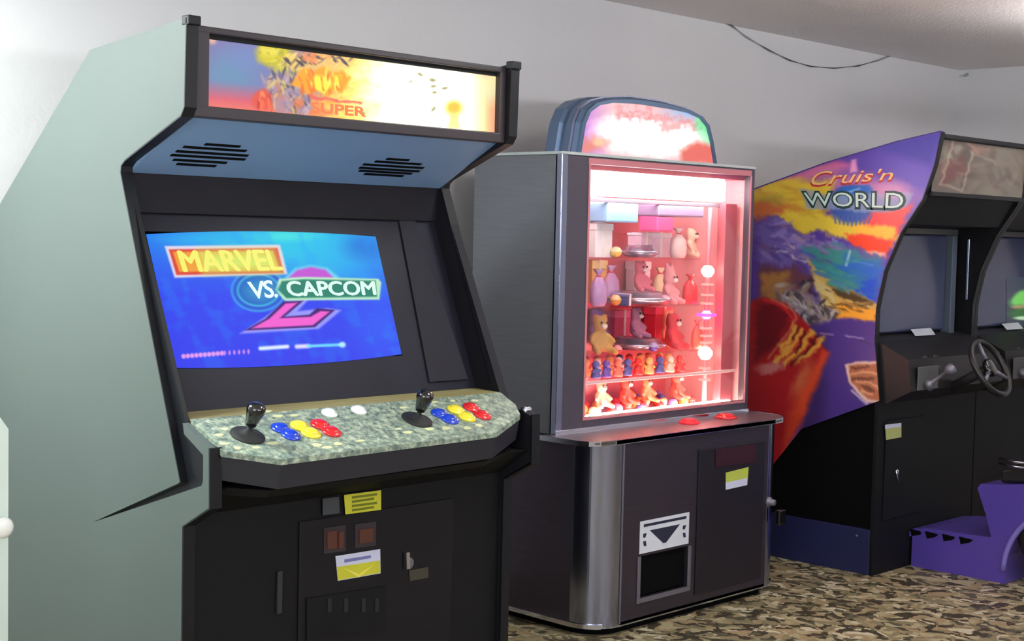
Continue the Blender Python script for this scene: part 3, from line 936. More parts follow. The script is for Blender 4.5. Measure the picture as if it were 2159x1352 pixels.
# ================================================================== PRIZE MACHINE (middle)
P0x, P1x, PYF, PYB, PZ0, PZ1 = 3.854, 5.030, 3.520, 3.960, 0.705, 1.710
pm = thing('prize_machine', 'steel prize vending machine with glowing pink window full of toys', 'prize machine', (4.44, 3.6, 0))
T = .02
box('side_wall', (P0x, PYF + .004, PZ0), (P0x + T, PYB, PZ1 - .008), M['steel'], pm)
box('side_wall', (P1x - T, PYF + .004, PZ0), (P1x, PYB, PZ1 - .008), M['steel'], pm)
box('inner_wall', (P1x - T - .004, PYF + .03, PZ0 + .02), (P1x - T - .0005, PYB - T, PZ1 - .03), M['pink_wall'], pm)
box('back_wall', (P0x + T, PYB - T, PZ0), (P1x - T, PYB, PZ1 - .008), M['steel'], pm)
PB = mat('pink_mirror_back', (236, 130, 142), 0.22, 0.45, var=.2, scale=9)
box('inner_back', (P0x + T + .001, PYB - T - .006, PZ0 + .02), (P1x - T - .001, PYB - T - .001, PZ1 - .03), PB, pm)
box('inner_floor', (P0x + T + .001, PYF + .012, PZ0 + .004), (P1x - T - .001, PYB - T - .001, PZ0 + .022), M['pink_wall'], pm)
box('top_plate', (P0x - .004, PYF - .004, PZ1 - .007), (P1x + .004, PYB + .004, PZ1 + .004), mat('bright_top_plate', (190, 200, 200), .4, .3), pm, .002)
# front frame
wx0, wx1, wzb, wzt = 4.008, 5.000, 0.752, 1.675
FR = mat('window_frame_steel', (86, 80, 92), .4, .4, var=.06)
box('window_frame', (P0x, PYF, PZ0), (wx0, PYF + .03, PZ1 - .008), FR, pm, .002)
box('window_frame', (wx1, PYF, PZ0), (P1x, PYF + .03, PZ1 - .008), FR, pm, .002)
box('window_frame', (wx0, PYF, wzt), (wx1, PYF + .03, PZ1 - .008), FR, pm, .002)
box('window_frame', (wx0, PYF, PZ0), (wx1, PYF + .03, wzb), FR, pm, .002)
BLOOM = mat('pink_bloom', (196, 120, 130), .5)  # pink strips that put the window's bloom onto the frame as colour
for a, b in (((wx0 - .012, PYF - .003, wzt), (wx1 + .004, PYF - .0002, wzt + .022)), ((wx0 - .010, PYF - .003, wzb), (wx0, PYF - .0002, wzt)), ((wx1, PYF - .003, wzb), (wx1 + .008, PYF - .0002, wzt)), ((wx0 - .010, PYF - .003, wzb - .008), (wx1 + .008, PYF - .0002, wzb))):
    box('bloom_strip', a, b, BLOOM, pm, .0008)
box('glass_pane', (wx0, PYF + .012, wzb), (wx1, PYF + .018, wzt), M['glass'], pm)
# chrome angles on the left corner, foot and top
box('corner_trim', (P0x - .004, PYF - .006, PZ0 - .002), (P0x + .028, PYF + .002, PZ1 - .005), M['chrome_soft'], pm, .002)
box('corner_trim', (P0x - .005, PYF - .004, PZ0 - .002), (P0x + .001, PYF + .018, PZ1 - .005), M['chrome_soft'], pm, .001)
box('foot_trim', (P0x - .004, PYF - .008, PZ0 - .002), (P1x, PYF + .001, PZ0 + .014), M['chrome'], pm, .002)
# base with rounded front corners
r = .125
def base_outline(x0, x1, y0, y1, r, n=10):
    pts = [(x0, y1), (x0, y0 + r)]
    for k in range(1, n): a = math.pi + math.pi / 2 * k / n; pts.append((x0 + r + r * math.cos(a), y0 + r + r * math.sin(a)))
    pts += [(x0 + r, y0), (x1 - r, y0)]
    for k in range(1, n): a = 1.5 * math.pi + math.pi / 2 * k / n; pts.append((x1 - r + r * math.cos(a), y0 + r + r * math.sin(a)))
    pts += [(x1, y0 + r), (x1, y1)]
    return pts


bx0, bx1, by0 = 3.854, 5.000, 3.305
core = [(bx0 + .003, PYB), (bx0 + .003, by0 + r), (bx0 + r * .45, by0 + r * .45), (bx0 + r, by0 + .004), (bx1 - r, by0 + .004), (bx1 - r * .45, by0 + r * .45), (bx1 - .003, by0 + r), (bx1 - .003, PYB)]
# (the core is left open where the prize chute is: built as separate boards)
box('side_wall', (bx0, by0 + r, .035), (bx0 + .02, PYB, .69), M['steel_dark'], pm)
box('side_wall', (bx1 - .02, by0 + r, .035), (bx1, PYB, .69), M['steel_dark'], pm)
def quarter(name, cx, cy, a0, a1, rr, z0, z1, material, n=16, th=.012):
    bm = bmesh.new(); o_, i_ = [], []
    for k in range(n + 1):
        a = a0 + (a1 - a0) * k / n
        o_.append((cx + rr * math.cos(a), cy + rr * math.sin(a))); i_.append((cx + (rr - th) * math.cos(a), cy + (rr - th) * math.sin(a)))
    bm_prism(bm, [(x, y, z0) for x, y in o_ + i_[::-1]], (0, 0, z1 - z0))
    o = link(name, me_from(bm), material, pm)
    return o
quarter('corner_column', bx0 + r, by0 + r, math.pi, 1.5 * math.pi, r, .035, .69, M['chrome_soft'], 24)
quarter('corner_column', bx1 - r, by0 + r, 1.5 * math.pi, 2 * math.pi, r, .035, .69, M['chrome_soft'], 24)
# front boards around the prize chute
hx0, hx1, hz0, hz1 = 4.090, 4.368, 0.115, 0.268
FB = M['steel_dark']
def fb(x0, x1, z0, z1, name='front_panel'): box(name, (x0, by0, z0), (x1, by0 + .015, z1), FB, pm, .0015)
bm = bmesh.new()
for a, b in (((bx0 + r, by0, .035), (hx0, by0 + .015, .69)), ((hx1, by0, .035), (bx1 - r, by0 + .015, .69)), ((hx0, by0, hz1), (hx1, by0 + .015, .69)), ((hx0, by0, .035), (hx1, by0 + .015, hz0))):
    bm_box(bm, a, b)
link('front_panel', me_from(bm), FB, pm)
for a, b in (((hx0 - .018, by0 - .004, hz0 - .018), (hx1 + .018, by0 - .0002, hz0)), ((hx0 - .018, by0 - .004, hz0), (hx0, by0 - .0002, hz1)), ((hx1, by0 - .004, hz0), (hx1 + .018, by0 - .0002, hz1))):
    box('chute_frame', a, b, M['rail'], pm, .001)
box('prize_chute', (hx0, by0 + .09, hz0), (hx1, by0 + .10, hz1), M['blackmat'], pm)
box('chute_flap', (hx0 + .004, by0 + .012, hz0 + .005), (hx1 - .004, by0 + .018, hz1 - .002), M['blackmat'], pm, .001)
# edges left and right of the flat front, bottom trim
box('edge_strip', (bx1 - r - .004, by0 - .004, .04), (bx1 - r + .008, by0 - .0002, .685), M['chrome_soft'], pm, .001)
box('edge_strip', (bx0 + r - .004, by0 - .004, .04), (bx0 + r + .004, by0 - .0002, .685), M['rail'], pm, .001)
bo = base_outline(bx0, bx1, by0, PYB, r)
def shell(name, pts, out, z0, z1, material, parent):
    cx = sum(p[0] for p in pts) / len(pts)
    bm = bmesh.new(); n = len(pts); A = []
    for i, (x, y) in enumerate(pts):
        a = pts[max(0, i - 1)]; b = pts[min(n - 1, i + 1)]
        t = Vector((b[0] - a[0], b[1] - a[1])).normalized(); nx, ny = t.y * -1, t.x
        nx, ny = -nx, -ny
        nx, ny = t.y * -1, t.x
        # outward = away from the centre
        if (x + nx - cx) ** 2 + (y + ny - 3.6) ** 2 < (x - cx) ** 2 + (y - 3.6) ** 2: nx, ny = -nx, -ny
        A.append([bm.verts.new(q) for q in ((x, y, z0), (x + nx * out, y + ny * out, z0), (x + nx * out, y + ny * out, z1), (x, y, z1))])
    for i in range(n - 1):
        for k in range(4): bm.faces.new((A[i][k], A[i][(k + 1) % 4], A[i + 1][(k + 1) % 4], A[i + 1][k]))
    bm.faces.new(A[0]); bm.faces.new(A[-1][::-1])
    return link(name, me_from(bm), material, parent)
shell('bottom_trim', bo, .007, .030, .046, M['chrome'], pm)
prism('toe_kick', [(x + (4.43 - x) * .05, y + .03 if y < 3.9 else y - .01, 0.0) for x, y in bo], (0, 0, .034), M['blackmat'], pm)
# ledge between base and window box
lo = [(3.800, PYF + .03), (3.800, 3.36), (3.815, 3.325), (3.85, 3.300), (3.92, 3.290), (4.90, 3.290), (4.965, 3.300), (5.01, 3.33), (5.045, 3.38), (5.06, PYF + .03)]
prism('ledge', [(x, y, .690) for x, y in lo], (0, 0, .014), mat('ledge_steel', (150, 140, 146), .35, .8, var=.08, scale=6, stretch=(1, 12, 1)), pm, .003)
shell('ledge_edge', lo, .003, .688, .706, M['chrome'], pm)
for (x, y, rr, nm) in ((1453, 893, .040, 'push_button'), (1530, 882, .045, 'push_button')):
    c = on_z(x, y, .704)
    lathe(nm, [(rr, 0), (rr, .006), (rr * .85, .010), (rr * .75, .010), (rr * .72, .016), (rr * .5, .019), (0, .020)], tuple(c), (0, 0, 1), emis('lit_red_button', (225, 40, 60), .45, (200, 30, 40)) if rr < .042 else M['red_btn'], pm, 28)
# coin door on the right with sticker, dark recess and lock
box('coin_door', (4.415, by0 - .006, .075), (4.845, by0 - .0005, .625), mat('dark_door', (34, 32, 40), .4, .3), pm, .002)
def by(q, Y): return [on_y(x, y, Y) for x, y in q]
sticker('coin_plate', by([(1508, 948), (1592, 936), (1592, 975), (1508, 986)], by0 - .0065), mat('red_black_plate', (52, 24, 30), .3), pm, .003)
s_ = sticker('sticker', by([(1530, 997), (1578, 985), (1575, 1023), (1530, 1033)], by0 - .0065), mat('lime_sticker', (176, 188, 78), .5), pm)
s_['label'] = 'small sticker, lime upper half and white lower half'
sticker('white_half', by([(1530, 1018), (1576, 1008), (1575, 1023), (1530, 1033)], by0 - .0078), M['lav'], s_, .0003)
lk = lathe('lock', [(.02, 0), (.02, .008), (.012, .010), (.012, .03), (0, .03)], (4.885, by0 - .001, .375), (0, -1, 0), M['rail'], pm, 18)
box('padlock', (4.895, by0 - .05, .285), (4.940, by0 - .028, .345), M['black_gloss'], pm, .004)
torus('lock_shackle', (4.918, by0 - .039, .345), (0, 1, 0), .018, .004, M['chrome'], pm, 16, 0, math.pi, 8)
# sign over the chute
SY = by0 - .0010
def srect(a, b, c, d, material, name='print', k=0.0, par=None, th=.0006):
    return sticker(name, [np.array([x, SY - k, z]) for x, z in (a, b, c, d)], material, par or pm, th)
sg = srect((4.080, .396), (4.368, .396), (4.368, .278), (4.080, .278), M['white_paint'], 'chute_sign', 0, pm, .002)
sg['label'] = 'white sign plate with a dark downward triangle'
INK = mat('navy_ink', (34, 38, 60), .5)
srect((4.100, .384), (4.350, .384), (4.350, .374), (4.100, .374), INK, 'print_bar', .0021, sg)
sticker('arrow', [np.array([x, SY - .0021, z]) for x, z in ((4.135, .358), (4.312, .358), (4.232, .300), (4.215, .300))], INK, sg, .0006)
for x in (4.098, 4.330):
    srect((x, .350), (x + .02, .350), (x + .012, .334), (x, .336), INK, 'print_mark', .0021, sg)
    srect((x, .322), (x + .016, .322), (x + .02, .304), (x + .006, .304), INK, 'print_mark', .0021, sg)

# --- inside of the window box
TUBEW = emis('white_lamp', (255, 240, 236), 22.0)
top_l = box('top_lamp', (wx0 - .03, PYF + .035, 1.565), (4.885, PYF + .085, 1.655), TUBEW, pm, .01)
box('lamp_cover', (wx0 - .1, PYF + .031, 1.657), (wx1, PYB - .03, 1.675), M['pink_post'], pm)
bot_l = tube('bottom_lamp', [(wx0 + .08, PYF + .055, .742), (wx1 - .03, PYF + .055, .742)], .013, emis('warm_lamp', (255, 214, 190), 60.0), pm, 12)
box('lamp_tray', (wx0 - .05, PYF + .034, .7275), (wx1, PYF + .10, .7295), M['white_paint'], pm)
box('post', (4.905, 3.570, PZ0 + .022), (4.985, 3.610, 1.560), M['pink_post'], pm, .003)
# rails and carriages at the top
box('rail', (wx0 - .1, 3.60, 1.545), (4.95, 3.615, 1.560), M['rail'], pm)
box('rail', (wx0 - .1, 3.85, 1.545), (4.95, 3.865, 1.560), M['rail'], pm)
box('carriage', (4.205, 3.60, 1.470), (4.385, 3.86, 1.544), mat('sky_plastic', (150, 200, 240), .4), pm, .006)
box('carriage', (4.510, 3.60, 1.500), (4.800, 3.86, 1.544), mat('lilac_metal', (170, 150, 185), .4, .3), pm, .006)
box('motor', (4.510, 3.605, 1.440), (4.610, 3.70, 1.499), mat('magenta_plastic', (230, 90, 150), .4), pm, .006)
# glass shelves
shelf_z = (1.335, 1.150, 0.965)
for z in shelf_z:
    box('glass_shelf', (P0x + T + .002, 3.60, z - .006), (4.785, PYB - T - .008, z), M['shelf'], pm)
box('shelf_front', (P0x + T + .002, PYF + .04, .868), (4.995, PYF + .05, .880), mat('pale_pink_trim', (250, 205, 205), .4), pm, .002)
# carousel trays on a shaft
cx = float(on_y(1345, 640, 3.74)[0])
SV_ = mat('silver_tray', (196, 204, 222), .25, .85, var=.1, scale=30, stretch=(1, 1, 6))
for z, rr in ((shelf_z[0], .080), (shelf_z[1], .135), (shelf_z[2], .120)):
    lathe('round_tray', [(rr * .5, 0.0005), (rr * .75, .004), (rr, .020), (rr, .026), (rr * .86, .028), (rr * .72, .046), (rr * .66, .050), (rr * .62, .046), (0, .046)], (cx, 3.74, z), (0, 0, 1), SV_, pm, 40)
# lamp column on the right
lx = float(on_y(1490, 650, 3.60)[0])
LC = mat('pink_lamp_pole', (226, 120, 130), .4)
lathe('lamp_pole', [(.010, 0), (.010, .815)], (lx, 3.60, PZ0 + .022), (0, 0, 1), LC, pm, 12)
for i, (yy, rr, k, cc) in enumerate(((572, .026, 16.0, (255, 228, 205)), (664, .021, 34.0, (255, 50, 140)), (745, .029, 16.0, (255, 226, 195)))):
    c = on_y(1490, yy, 3.60)
    lathe('lamp_bulb', [(0, -rr), (rr * .6, -rr * .8), (rr, -rr * .2), (rr, rr * .25), (rr * .6, rr * .8), (0, rr)], (lx, 3.60, c[2]), (0, 0, 1), emis('bulb_light_%s' % 'abc'[i], cc, k), pm, 20)
torus('lamp_halo', (lx, 3.60, on_y(1490, 664, 3.60)[2]), (0, 0, 1), .036, .006, emis('magenta_ring', (255, 70, 190), 3.0), pm, 24, 0, 2 * math.pi, 8)
for yy in (600, 622, 640, 692, 708, 722, 776, 800):
    c = on_y(1490, yy, 3.60)
    torus('lamp_ring', (lx, 3.60, c[2]), (0, 0, 1), .022, .005, emis('ring_light', (255, 170, 160), 1.2), pm, 16, 0, 2 * math.pi, 6)
# pink strip light up the post

# --- topper (rounded lit header)
TY0, TY1 = 3.600, 3.760
tq = [(1222, 322), (1232, 262), (1243, 236), (1262, 222), (1290, 217), (1340, 219), (1400, 228), (1448, 238), (1474, 250), (1488, 268), (1496, 300), (1504, 338)]
tin = [on_y(x, y, TY0) for x, y in tq]
tin[0][2] = PZ1 + .006; tin[-1][2] = PZ1 + .006
ctr = np.mean(tin, 0)
def grow(k, yy, zk=None):
    out = []
    for p in tin:
        v = np.array([p[0] - ctr[0], 0, p[2] - (PZ1 + .006)])
        L = math.hypot(v[0], v[2]) + 1e-6
        q = np.array([p[0], yy, p[2]]) + v / L * k
        q[2] = max(q[2], PZ1 + .005)
        if p[2] < PZ1 + .02: q[2] = PZ1 + .005
        out.append(q)
    return out
def loft(name, loops, material, parent, cap0=True, cap1=True):
    bm = bmesh.new(); L = [[bm.verts.new(tuple(p)) for p in lp] for lp in loops]
    n = len(L[0])
    for a, b in zip(L[:-1], L[1:]):
        for i in range(n): bm.faces.new((a[i], a[(i + 1) % n], b[(i + 1) % n], b[i]))
    if cap0: bm.faces.new(L[0][::-1])
    if cap1: bm.faces.new(L[-1])
    return link(name, me_from(bm), material, parent)
BLU = mat('blue_grey_shell', (92, 112, 142), .3, .4)
tp = loft('header_shell', [grow(.016, TY0 + .004), grow(.030, TY0 + .02), grow(.030, TY0 + .06), grow(.020, TY0 + .068), grow(.020, TY0 + .085), grow(.036, TY0 + .093), grow(.036, TY1 - .02), grow(.018, TY1)], BLU, pm)
# rims
def rim(name, k0, k1, y0, y1, material):
    a0, a1, b0, b1 = grow(k0, y0), grow(k1, y0), grow(k0, y1), grow(k1, y1)
    bm = bmesh.new(); n = len(a0)
    V = [[bm.verts.new(tuple(l[i])) for l in (a0, a1, b1, b0)] for i in range(n)]
    for i in range(n - 1):
        for k in range(4): bm.faces.new((V[i][k], V[i][(k + 1) % 4], V[i + 1][(k + 1) % 4], V[i + 1][k]))
    bm.faces.new(V[0]); bm.faces.new(V[-1][::-1])
    return link(name, me_from(bm), material, pm)
rim('header_rim', 0.0, .017, TY0 - .008, TY0 + .004, mat('header_rim_metal', (96, 120, 150), .25, .6))
rim('header_rim', .026, .034, TY0 + .018, TY0 + .03, M['chrome_soft'])


def topper_paint(X, Y):
    p = Paint(X, Y, (250, 200, 205), 9)
    p.mix(np.clip((1290 - X) / 60, 0, 1), (206, 130, 226))
    p.mix(np.clip((X - 1380) / 90, 0, 1) * np.clip((262 - Y) / 25, 0, 1), (120, 190, 250))
    p.poly([(1470, 240), (1500, 250), (1505, 310), (1478, 300), (1462, 268)], (130, 235, 170), 10)
    p.blob(1370, 292, 105, 34, (330, 310, 300), 1, .7, 4, .6)
    p.blob(1345, 268, 80, 20, (300, 280, 280), .9, .9, 4, 1)
    p.mix(np.clip((p.noise(26) - .15) * 2, 0, 1) * np.clip((262 - Y) / 12, 0, 1) * np.clip((X - 1295) / 20, 0, 1) * .8, (240, 150, 150))
    for x, y in ((1320, 236), (1350, 240), (1385, 250), (1420, 256), (1450, 262), (1400, 262), (1430, 270)):
        p.blob(x, y, 16, 8, (236, 140, 140), .6, 1, 10, 2)
    p.blob(1250, 305, 30, 16, (240, 140, 120), .9, .8, -10, .8)
    p.blob(1262, 300, 12, 8, (255, 220, 170), .8, .8)
    p.poly([(1432, 318), (1468, 300), (1502, 306), (1508, 345), (1436, 345)], (236, 110, 96), 14, .4)
    return p


# grid between the left and right outline of the lit face
zs = np.linspace(PZ1 + .006, max(p[2] for p in tin) - .0005, 60)
L_ = sorted(tin[:6], key=lambda p: p[2]); pk = int(np.argmax([p[2] for p in tin]))
Ls = tin[:pk + 1]; Rs = tin[pk:][::-1]
zl = [p[2] for p in Ls]; zr = [p[2] for p in Rs]
G = np.zeros((60, 120, 3))
for i, z in enumerate(zs[::-1]):
    xl = np.interp(z, zl, [p[0] for p in Ls]); xr = np.interp(z, zr, [p[0] for p in Rs])
    G[i, :, 0] = np.linspace(xl, xr, 120); G[i, :, 1] = TY0 - .001; G[i, :, 2] = z
tf = grid_mesh('header_face', G, topper_paint, painted('header_print', .3, 1.0), pm)
tf['label'] = 'lit header face, violet on the left and green on the right'

# --- prizes (each one a thing of its own)


def colour_mat(name, c, rough=.5): return mat(name, c, rough, var=.1, scale=30)


def ball_mesh(r, squash=1.0, seg=14):
    bm = bmesh.new(); prof = [(r * math.sin(math.pi * k / 8), -r * squash * math.cos(math.pi * k / 8)) for k in range(9)]
    prof[0] = (0, prof[0][1]); prof[-1] = (0, prof[-1][1])
    bm_lathe(bm, prof, (0, 0, 0), (0, 0, 1), seg)
    me = me_from(bm)
    for p in me.polygons: p.use_smooth = True
    return me


def put(name, me, material, loc, rz=0, parent=None, sc=(1, 1, 1)):
    if material is not None and not me.materials: me.materials.append(material)
    o = bpy.data.objects.new(name, me); C.objects.link(o)
    o.location = loc; o.rotation_euler = (0, 0, rz); o.scale = sc
    if parent: o.parent = parent
    return o


def capsule(x, y, z, r, c, label, group=None):
    """toy ball in two halves: a clear-ish cap on a coloured cup"""
    t = thing('toy_capsule', label, 'toy capsule', (x, y, z), group)
    bm = bmesh.new(); bm_lathe(bm, [(0, 0), (r * .55, r * .17), (r * .88, r * .55), (r, r)], (0, 0, 0), (0, 0, 1), 14)
    me = me_from(bm); put('cup', me, colour_mat('capsule_cup', c, .3), (0, 0, 0), 0, t)
    bm = bmesh.new(); bm_lathe(bm, [(r * 1.04, r * .98), (r * 1.04, r * 1.06), (r * .9, r * 1.45), (r * .55, r * 1.83), (0, r * 2)], (0, 0, 0), (0, 0, 1), 14)
    me = me_from(bm); put('cap', me, colour_mat('capsule_cap', tuple(min(255, int(v * .5 + 130)) for v in c), .2), (0, 0, 0), 0, t)
    for o in t.children:
        for p in o.data.polygons: p.use_smooth = True
    return t


def bag(x, y, z, w_, h_, c, label, rz=0):
    """a gathered gift bag: pillow body, crimped top, tie"""
    t = thing('gift_bag', label, 'gift bag', (x, y, z))
    bm = bmesh.new(); rings = []
    for k, (f, s_) in enumerate(((0, .75), (.12, .98), (.35, 1.0), (.6, .9), (.76, .5), (.82, .18), (.88, .25), (1.0, .62))):
        ring = []
        for j in range(16):
            a = 2 * math.pi * j / 16
            rr = s_ * (1 + (.12 if k > 5 else .03) * math.sin(6 * a))
            ring.append(bm.verts.new((w_ / 2 * rr * math.cos(a), w_ * .32 * rr * math.sin(a), h_ * f)))
        rings.append(ring)
    for a, b in zip(rings[:-1], rings[1:]):
        for j in range(16): bm.faces.new((a[j], a[(j + 1) % 16], b[(j + 1) % 16], b[j]))
    bm.faces.new(rings[0][::-1]); bm.faces.new(rings[-1])
    me = me_from(bm); put('bag_body', me, colour_mat('bag_foil', c, .3), (0, 0, 0), rz, t)
    for p in me.polygons: p.use_smooth = True
    bm = bmesh.new(); bm_lathe(bm, [(w_ * .12, h_ * .80), (w_ * .14, h_ * .82), (w_ * .12, h_ * .84)], (0, 0, 0), (0, 0, 1), 12)
    put('tie', me_from(bm), colour_mat('bag_tie', (230, 60, 70)), (0, 0, 0), rz, t)
    return t


def plush(x, y, z, s_, c, label, rz=0, ears='round'):
    """a seated stuffed animal: one continuous body, with eyes, muzzle and paws"""
    t = thing('plush_toy', label, 'plush toy', (x, y, z)); t.rotation_euler.z = rz
    verts = {'hip': (0, 0, .30), 'chest': (0, .02, .52), 'neck': (0, .02, .66), 'head': (0, -.03, .84), 'la': (-.24, -.05, .52), 'lh': (-.34, -.18, .38), 'ra': (.24, -.05, .52), 'rh': (.34, -.18, .38), 'll': (-.20, -.14, .18), 'lf': (-.28, -.40, .11), 'rl': (.20, -.14, .18), 'rf': (.28, -.40, .11)}
    eh = 1.06 if ears == 'round' else 1.32
    verts['el'] = (-.17, .0, eh); verts['er'] = (.17, .0, eh)
    rad = dict(hip=.24, chest=.20, neck=.14, head=.25, la=.10, lh=.09, ra=.10, rh=.09, ll=.13, lf=.11, rl=.13, rf=.11, el=.075, er=.075)
    edges = [('hip', 'chest'), ('chest', 'neck'), ('neck', 'head'), ('chest', 'la'), ('la', 'lh'), ('chest', 'ra'), ('ra', 'rh'), ('hip', 'll'), ('ll', 'lf'), ('hip', 'rl'), ('rl', 'rf'), ('head', 'el'), ('head', 'er')]
    # metaball-like union through spheres along every edge, merged by a voxel remesh
    bm = bmesh.new()
    for a, b in edges:
        pa, pb = Vector(verts[a]), Vector(verts[b])
        for k in range(4):
            f = k / 3; p = pa.lerp(pb, f) * s_; rr = (rad[a] * (1 - f) + rad[b] * f) * s_
            bmesh.ops.create_icosphere(bm, subdivisions=1, radius=rr, matrix=Matrix.Translation(p))
    me = me_from(bm)
    o = put('body', me, colour_mat('plush_fur', c, .85), (0, 0, 0), 0, None)
    md = o.modifiers.new('r', 'REMESH'); md.mode = 'VOXEL'; md.voxel_size = s_ * .055; md.use_smooth_shade = True
    dg = bpy.context.evaluated_depsgraph_get()
    me2 = bpy.data.meshes.new_from_object(o.evaluated_get(dg))
    o.modifiers.clear(); o.data = me2
    zmin = min(v.co.z for v in me2.vertices)
    for v in me2.vertices: v.co.z -= zmin
    o.parent = t
    for sx in (-1, 1):
        put('eye', ball_mesh(.035 * s_), M['black_gloss'], (sx * .09 * s_, -.25 * s_, .90 * s_ - zmin), 0, t)
    put('muzzle', ball_mesh(.09 * s_, .8), colour_mat('muzzle', (250, 225, 215)), (0, -.24 * s_, .79 * s_ - zmin), 0, t)
    return t


def gift_box(x, y, z, a, b, c_, col, label, rz=0):
    t = thing('gift_box', label, 'box', (x, y, z)); t.rotation_euler.z = rz
    bm = bmesh.new(); bm_box(bm, (-a / 2, -b / 2, 0), (a / 2, b / 2, c_ * .8), .002); put('carton', me_from(bm), colour_mat('carton', col), (0, 0, 0), 0, t)
    bm = bmesh.new(); bm_box(bm, (-a / 2 - .003, -b / 2 - .003, c_ * .8), (a / 2 + .003, b / 2 + .003, c_), .002); put('lid', me_from(bm), colour_mat('carton_lid', tuple(min(255, v + 35) for v in col)), (0, 0, 0), 0, t)
    bm = bmesh.new(); bm_box(bm, (-.006, -b / 2 - .004, 0.001), (.006, b / 2 + .004, c_ + .002)); put('ribbon', me_from(bm), colour_mat('box_ribbon', (255, 240, 230)), (0, 0, 0), 0, t)
    return t


def X_at(px, Y, py=600): return float(on_y(px, py, Y)[0])
Z1, Z2, Z3, Z4 = shelf_z[0], shelf_z[1], shelf_z[2], PZ0 + .0225
# top shelf
gift_box(X_at(1262, 3.70, 500), 3.72, Z1, .11, .09, .13, (250, 245, 250), 'white gift box at the left end of the top shelf', .1)
gift_box(X_at(1395, 3.74, 490), 3.78, Z1, .12, .08, .10, (235, 205, 225), 'pale pink gift box right of the tray on the top shelf', -.1)
bag(X_at(1435, 3.66, 490), 3.67, Z1, .085, .12, (240, 205, 200), 'pale rose gift bag on the top shelf')
plush(X_at(1448, 3.82, 490), 3.80, Z1, .115, (245, 225, 195), 'cream plush bear at the right end of the top shelf', .3)
gift_box(cx, 3.74, Z1 + .0475, .09, .06, .05, (225, 190, 205), 'small mauve gift box lying on the upper round tray', .2)
# second shelf
bag(X_at(1262, 3.66, 600), 3.66, Z2, .08, .14, (190, 150, 205), 'lilac gift bag at the left end of the second shelf')
bag(X_at(1296, 3.82, 600), 3.84, Z2, .085, .15, (215, 175, 225), 'pale violet gift bag behind the orange capsule on the second shelf')
capsule(X_at(1290, 3.68, 640), 3.66, Z2, .022, (240, 150, 30), 'orange toy capsule left of the middle round tray')
plush(cx + .02, 3.75, Z2 + .0475, .115, (226, 120, 140), 'rose pink plush bear sitting on the middle round tray', -.1)
plush(X_at(1418, 3.66, 600), 3.68, Z2, .125, (235, 160, 165), 'light pink long-eared plush rabbit on the second shelf', .2, 'long')
bag(X_at(1392, 3.88, 600), 3.88, Z2, .09, .14, (235, 235, 190), 'pale yellow gift bag behind the rabbit on the second shelf')
bag(X_at(1460, 3.64, 600), 3.65, Z2, .08, .12, (225, 60, 70), 'bright red gift bag near the lamp pole on the second shelf')
gift_box(X_at(1268, 3.84, 570), 3.88, Z2, .09, .06, .17, (250, 190, 110), 'tall orange gift box in the left back corner of the second shelf')
# third shelf
plush(X_at(1268, 3.68, 700), 3.69, Z3, .14, (206, 160, 90), 'golden brown plush bear at the left end of the third shelf', -.3)
capsule(X_at(1300, 3.64, 740), 3.635, Z3, .018, (230, 60, 80), 'red toy capsule beside the golden bear on the third shelf')
plush(cx, 3.75, Z3 + .0475, .115, (190, 130, 160), 'mauve plush bear sitting on the lowest round tray', .1)
plush(X_at(1420, 3.69, 700), 3.70, Z3, .135, (226, 70, 80), 'red plush bear right of the lowest tray', .15)
gift_box(X_at(1400, 3.85, 700), 3.88, Z3, .12, .06, .16, (215, 50, 80), 'crimson gift box at the back of the third shelf')
bag(X_at(1470, 3.63, 700), 3.63, Z3, .06, .12, (236, 110, 90), 'coral gift bag right of the red bear on the third shelf')
gift_box(X_at(1316, 3.86, 700), 3.89, Z3, .12, .06, .15, (225, 90, 130), 'deep pink gift box behind the mauve bear')
# back row
plush(X_at(1268, 3.86, 500), 3.88, Z1, .13, (240, 200, 205), 'pale pink plush bear in the back left corner of the top shelf', .1)
plush(X_at(1408, 3.80, 690), 3.80, Z3, .12, (246, 150, 120), 'salmon plush rabbit between tray and red bear on the third shelf', -.2, 'long')
plush(X_at(1256, 3.90, 700), 3.90, Z3, .15, (150, 110, 190), 'violet plush bear in the back left corner of the third shelf', .1)
gift_box(X_at(1345, 3.90, 590), 3.90, Z2, .10, .05, .165, (240, 235, 240), 'tall white gift box behind the middle round tray', 0)
gift_box(X_at(1318, 3.64, 640), 3.645, Z2, .045, .045, .045, (60, 60, 120), 'tiny navy gift box in front of the middle round tray', .3)
capsule(X_at(1398, 3.64, 640), 3.63, Z2, .020, (225, 70, 100), 'red toy capsule in front of the pink rabbit')
capsule(X_at(1375, 3.635, 750), 3.63, Z3, .020, (120, 100, 190), 'violet toy capsule in front of the lowest round tray')
capsule(X_at(1300, 3.66, 500), 3.66, Z1, .022, (240, 200, 90), 'yellow toy capsule beside the white box on the top shelf')
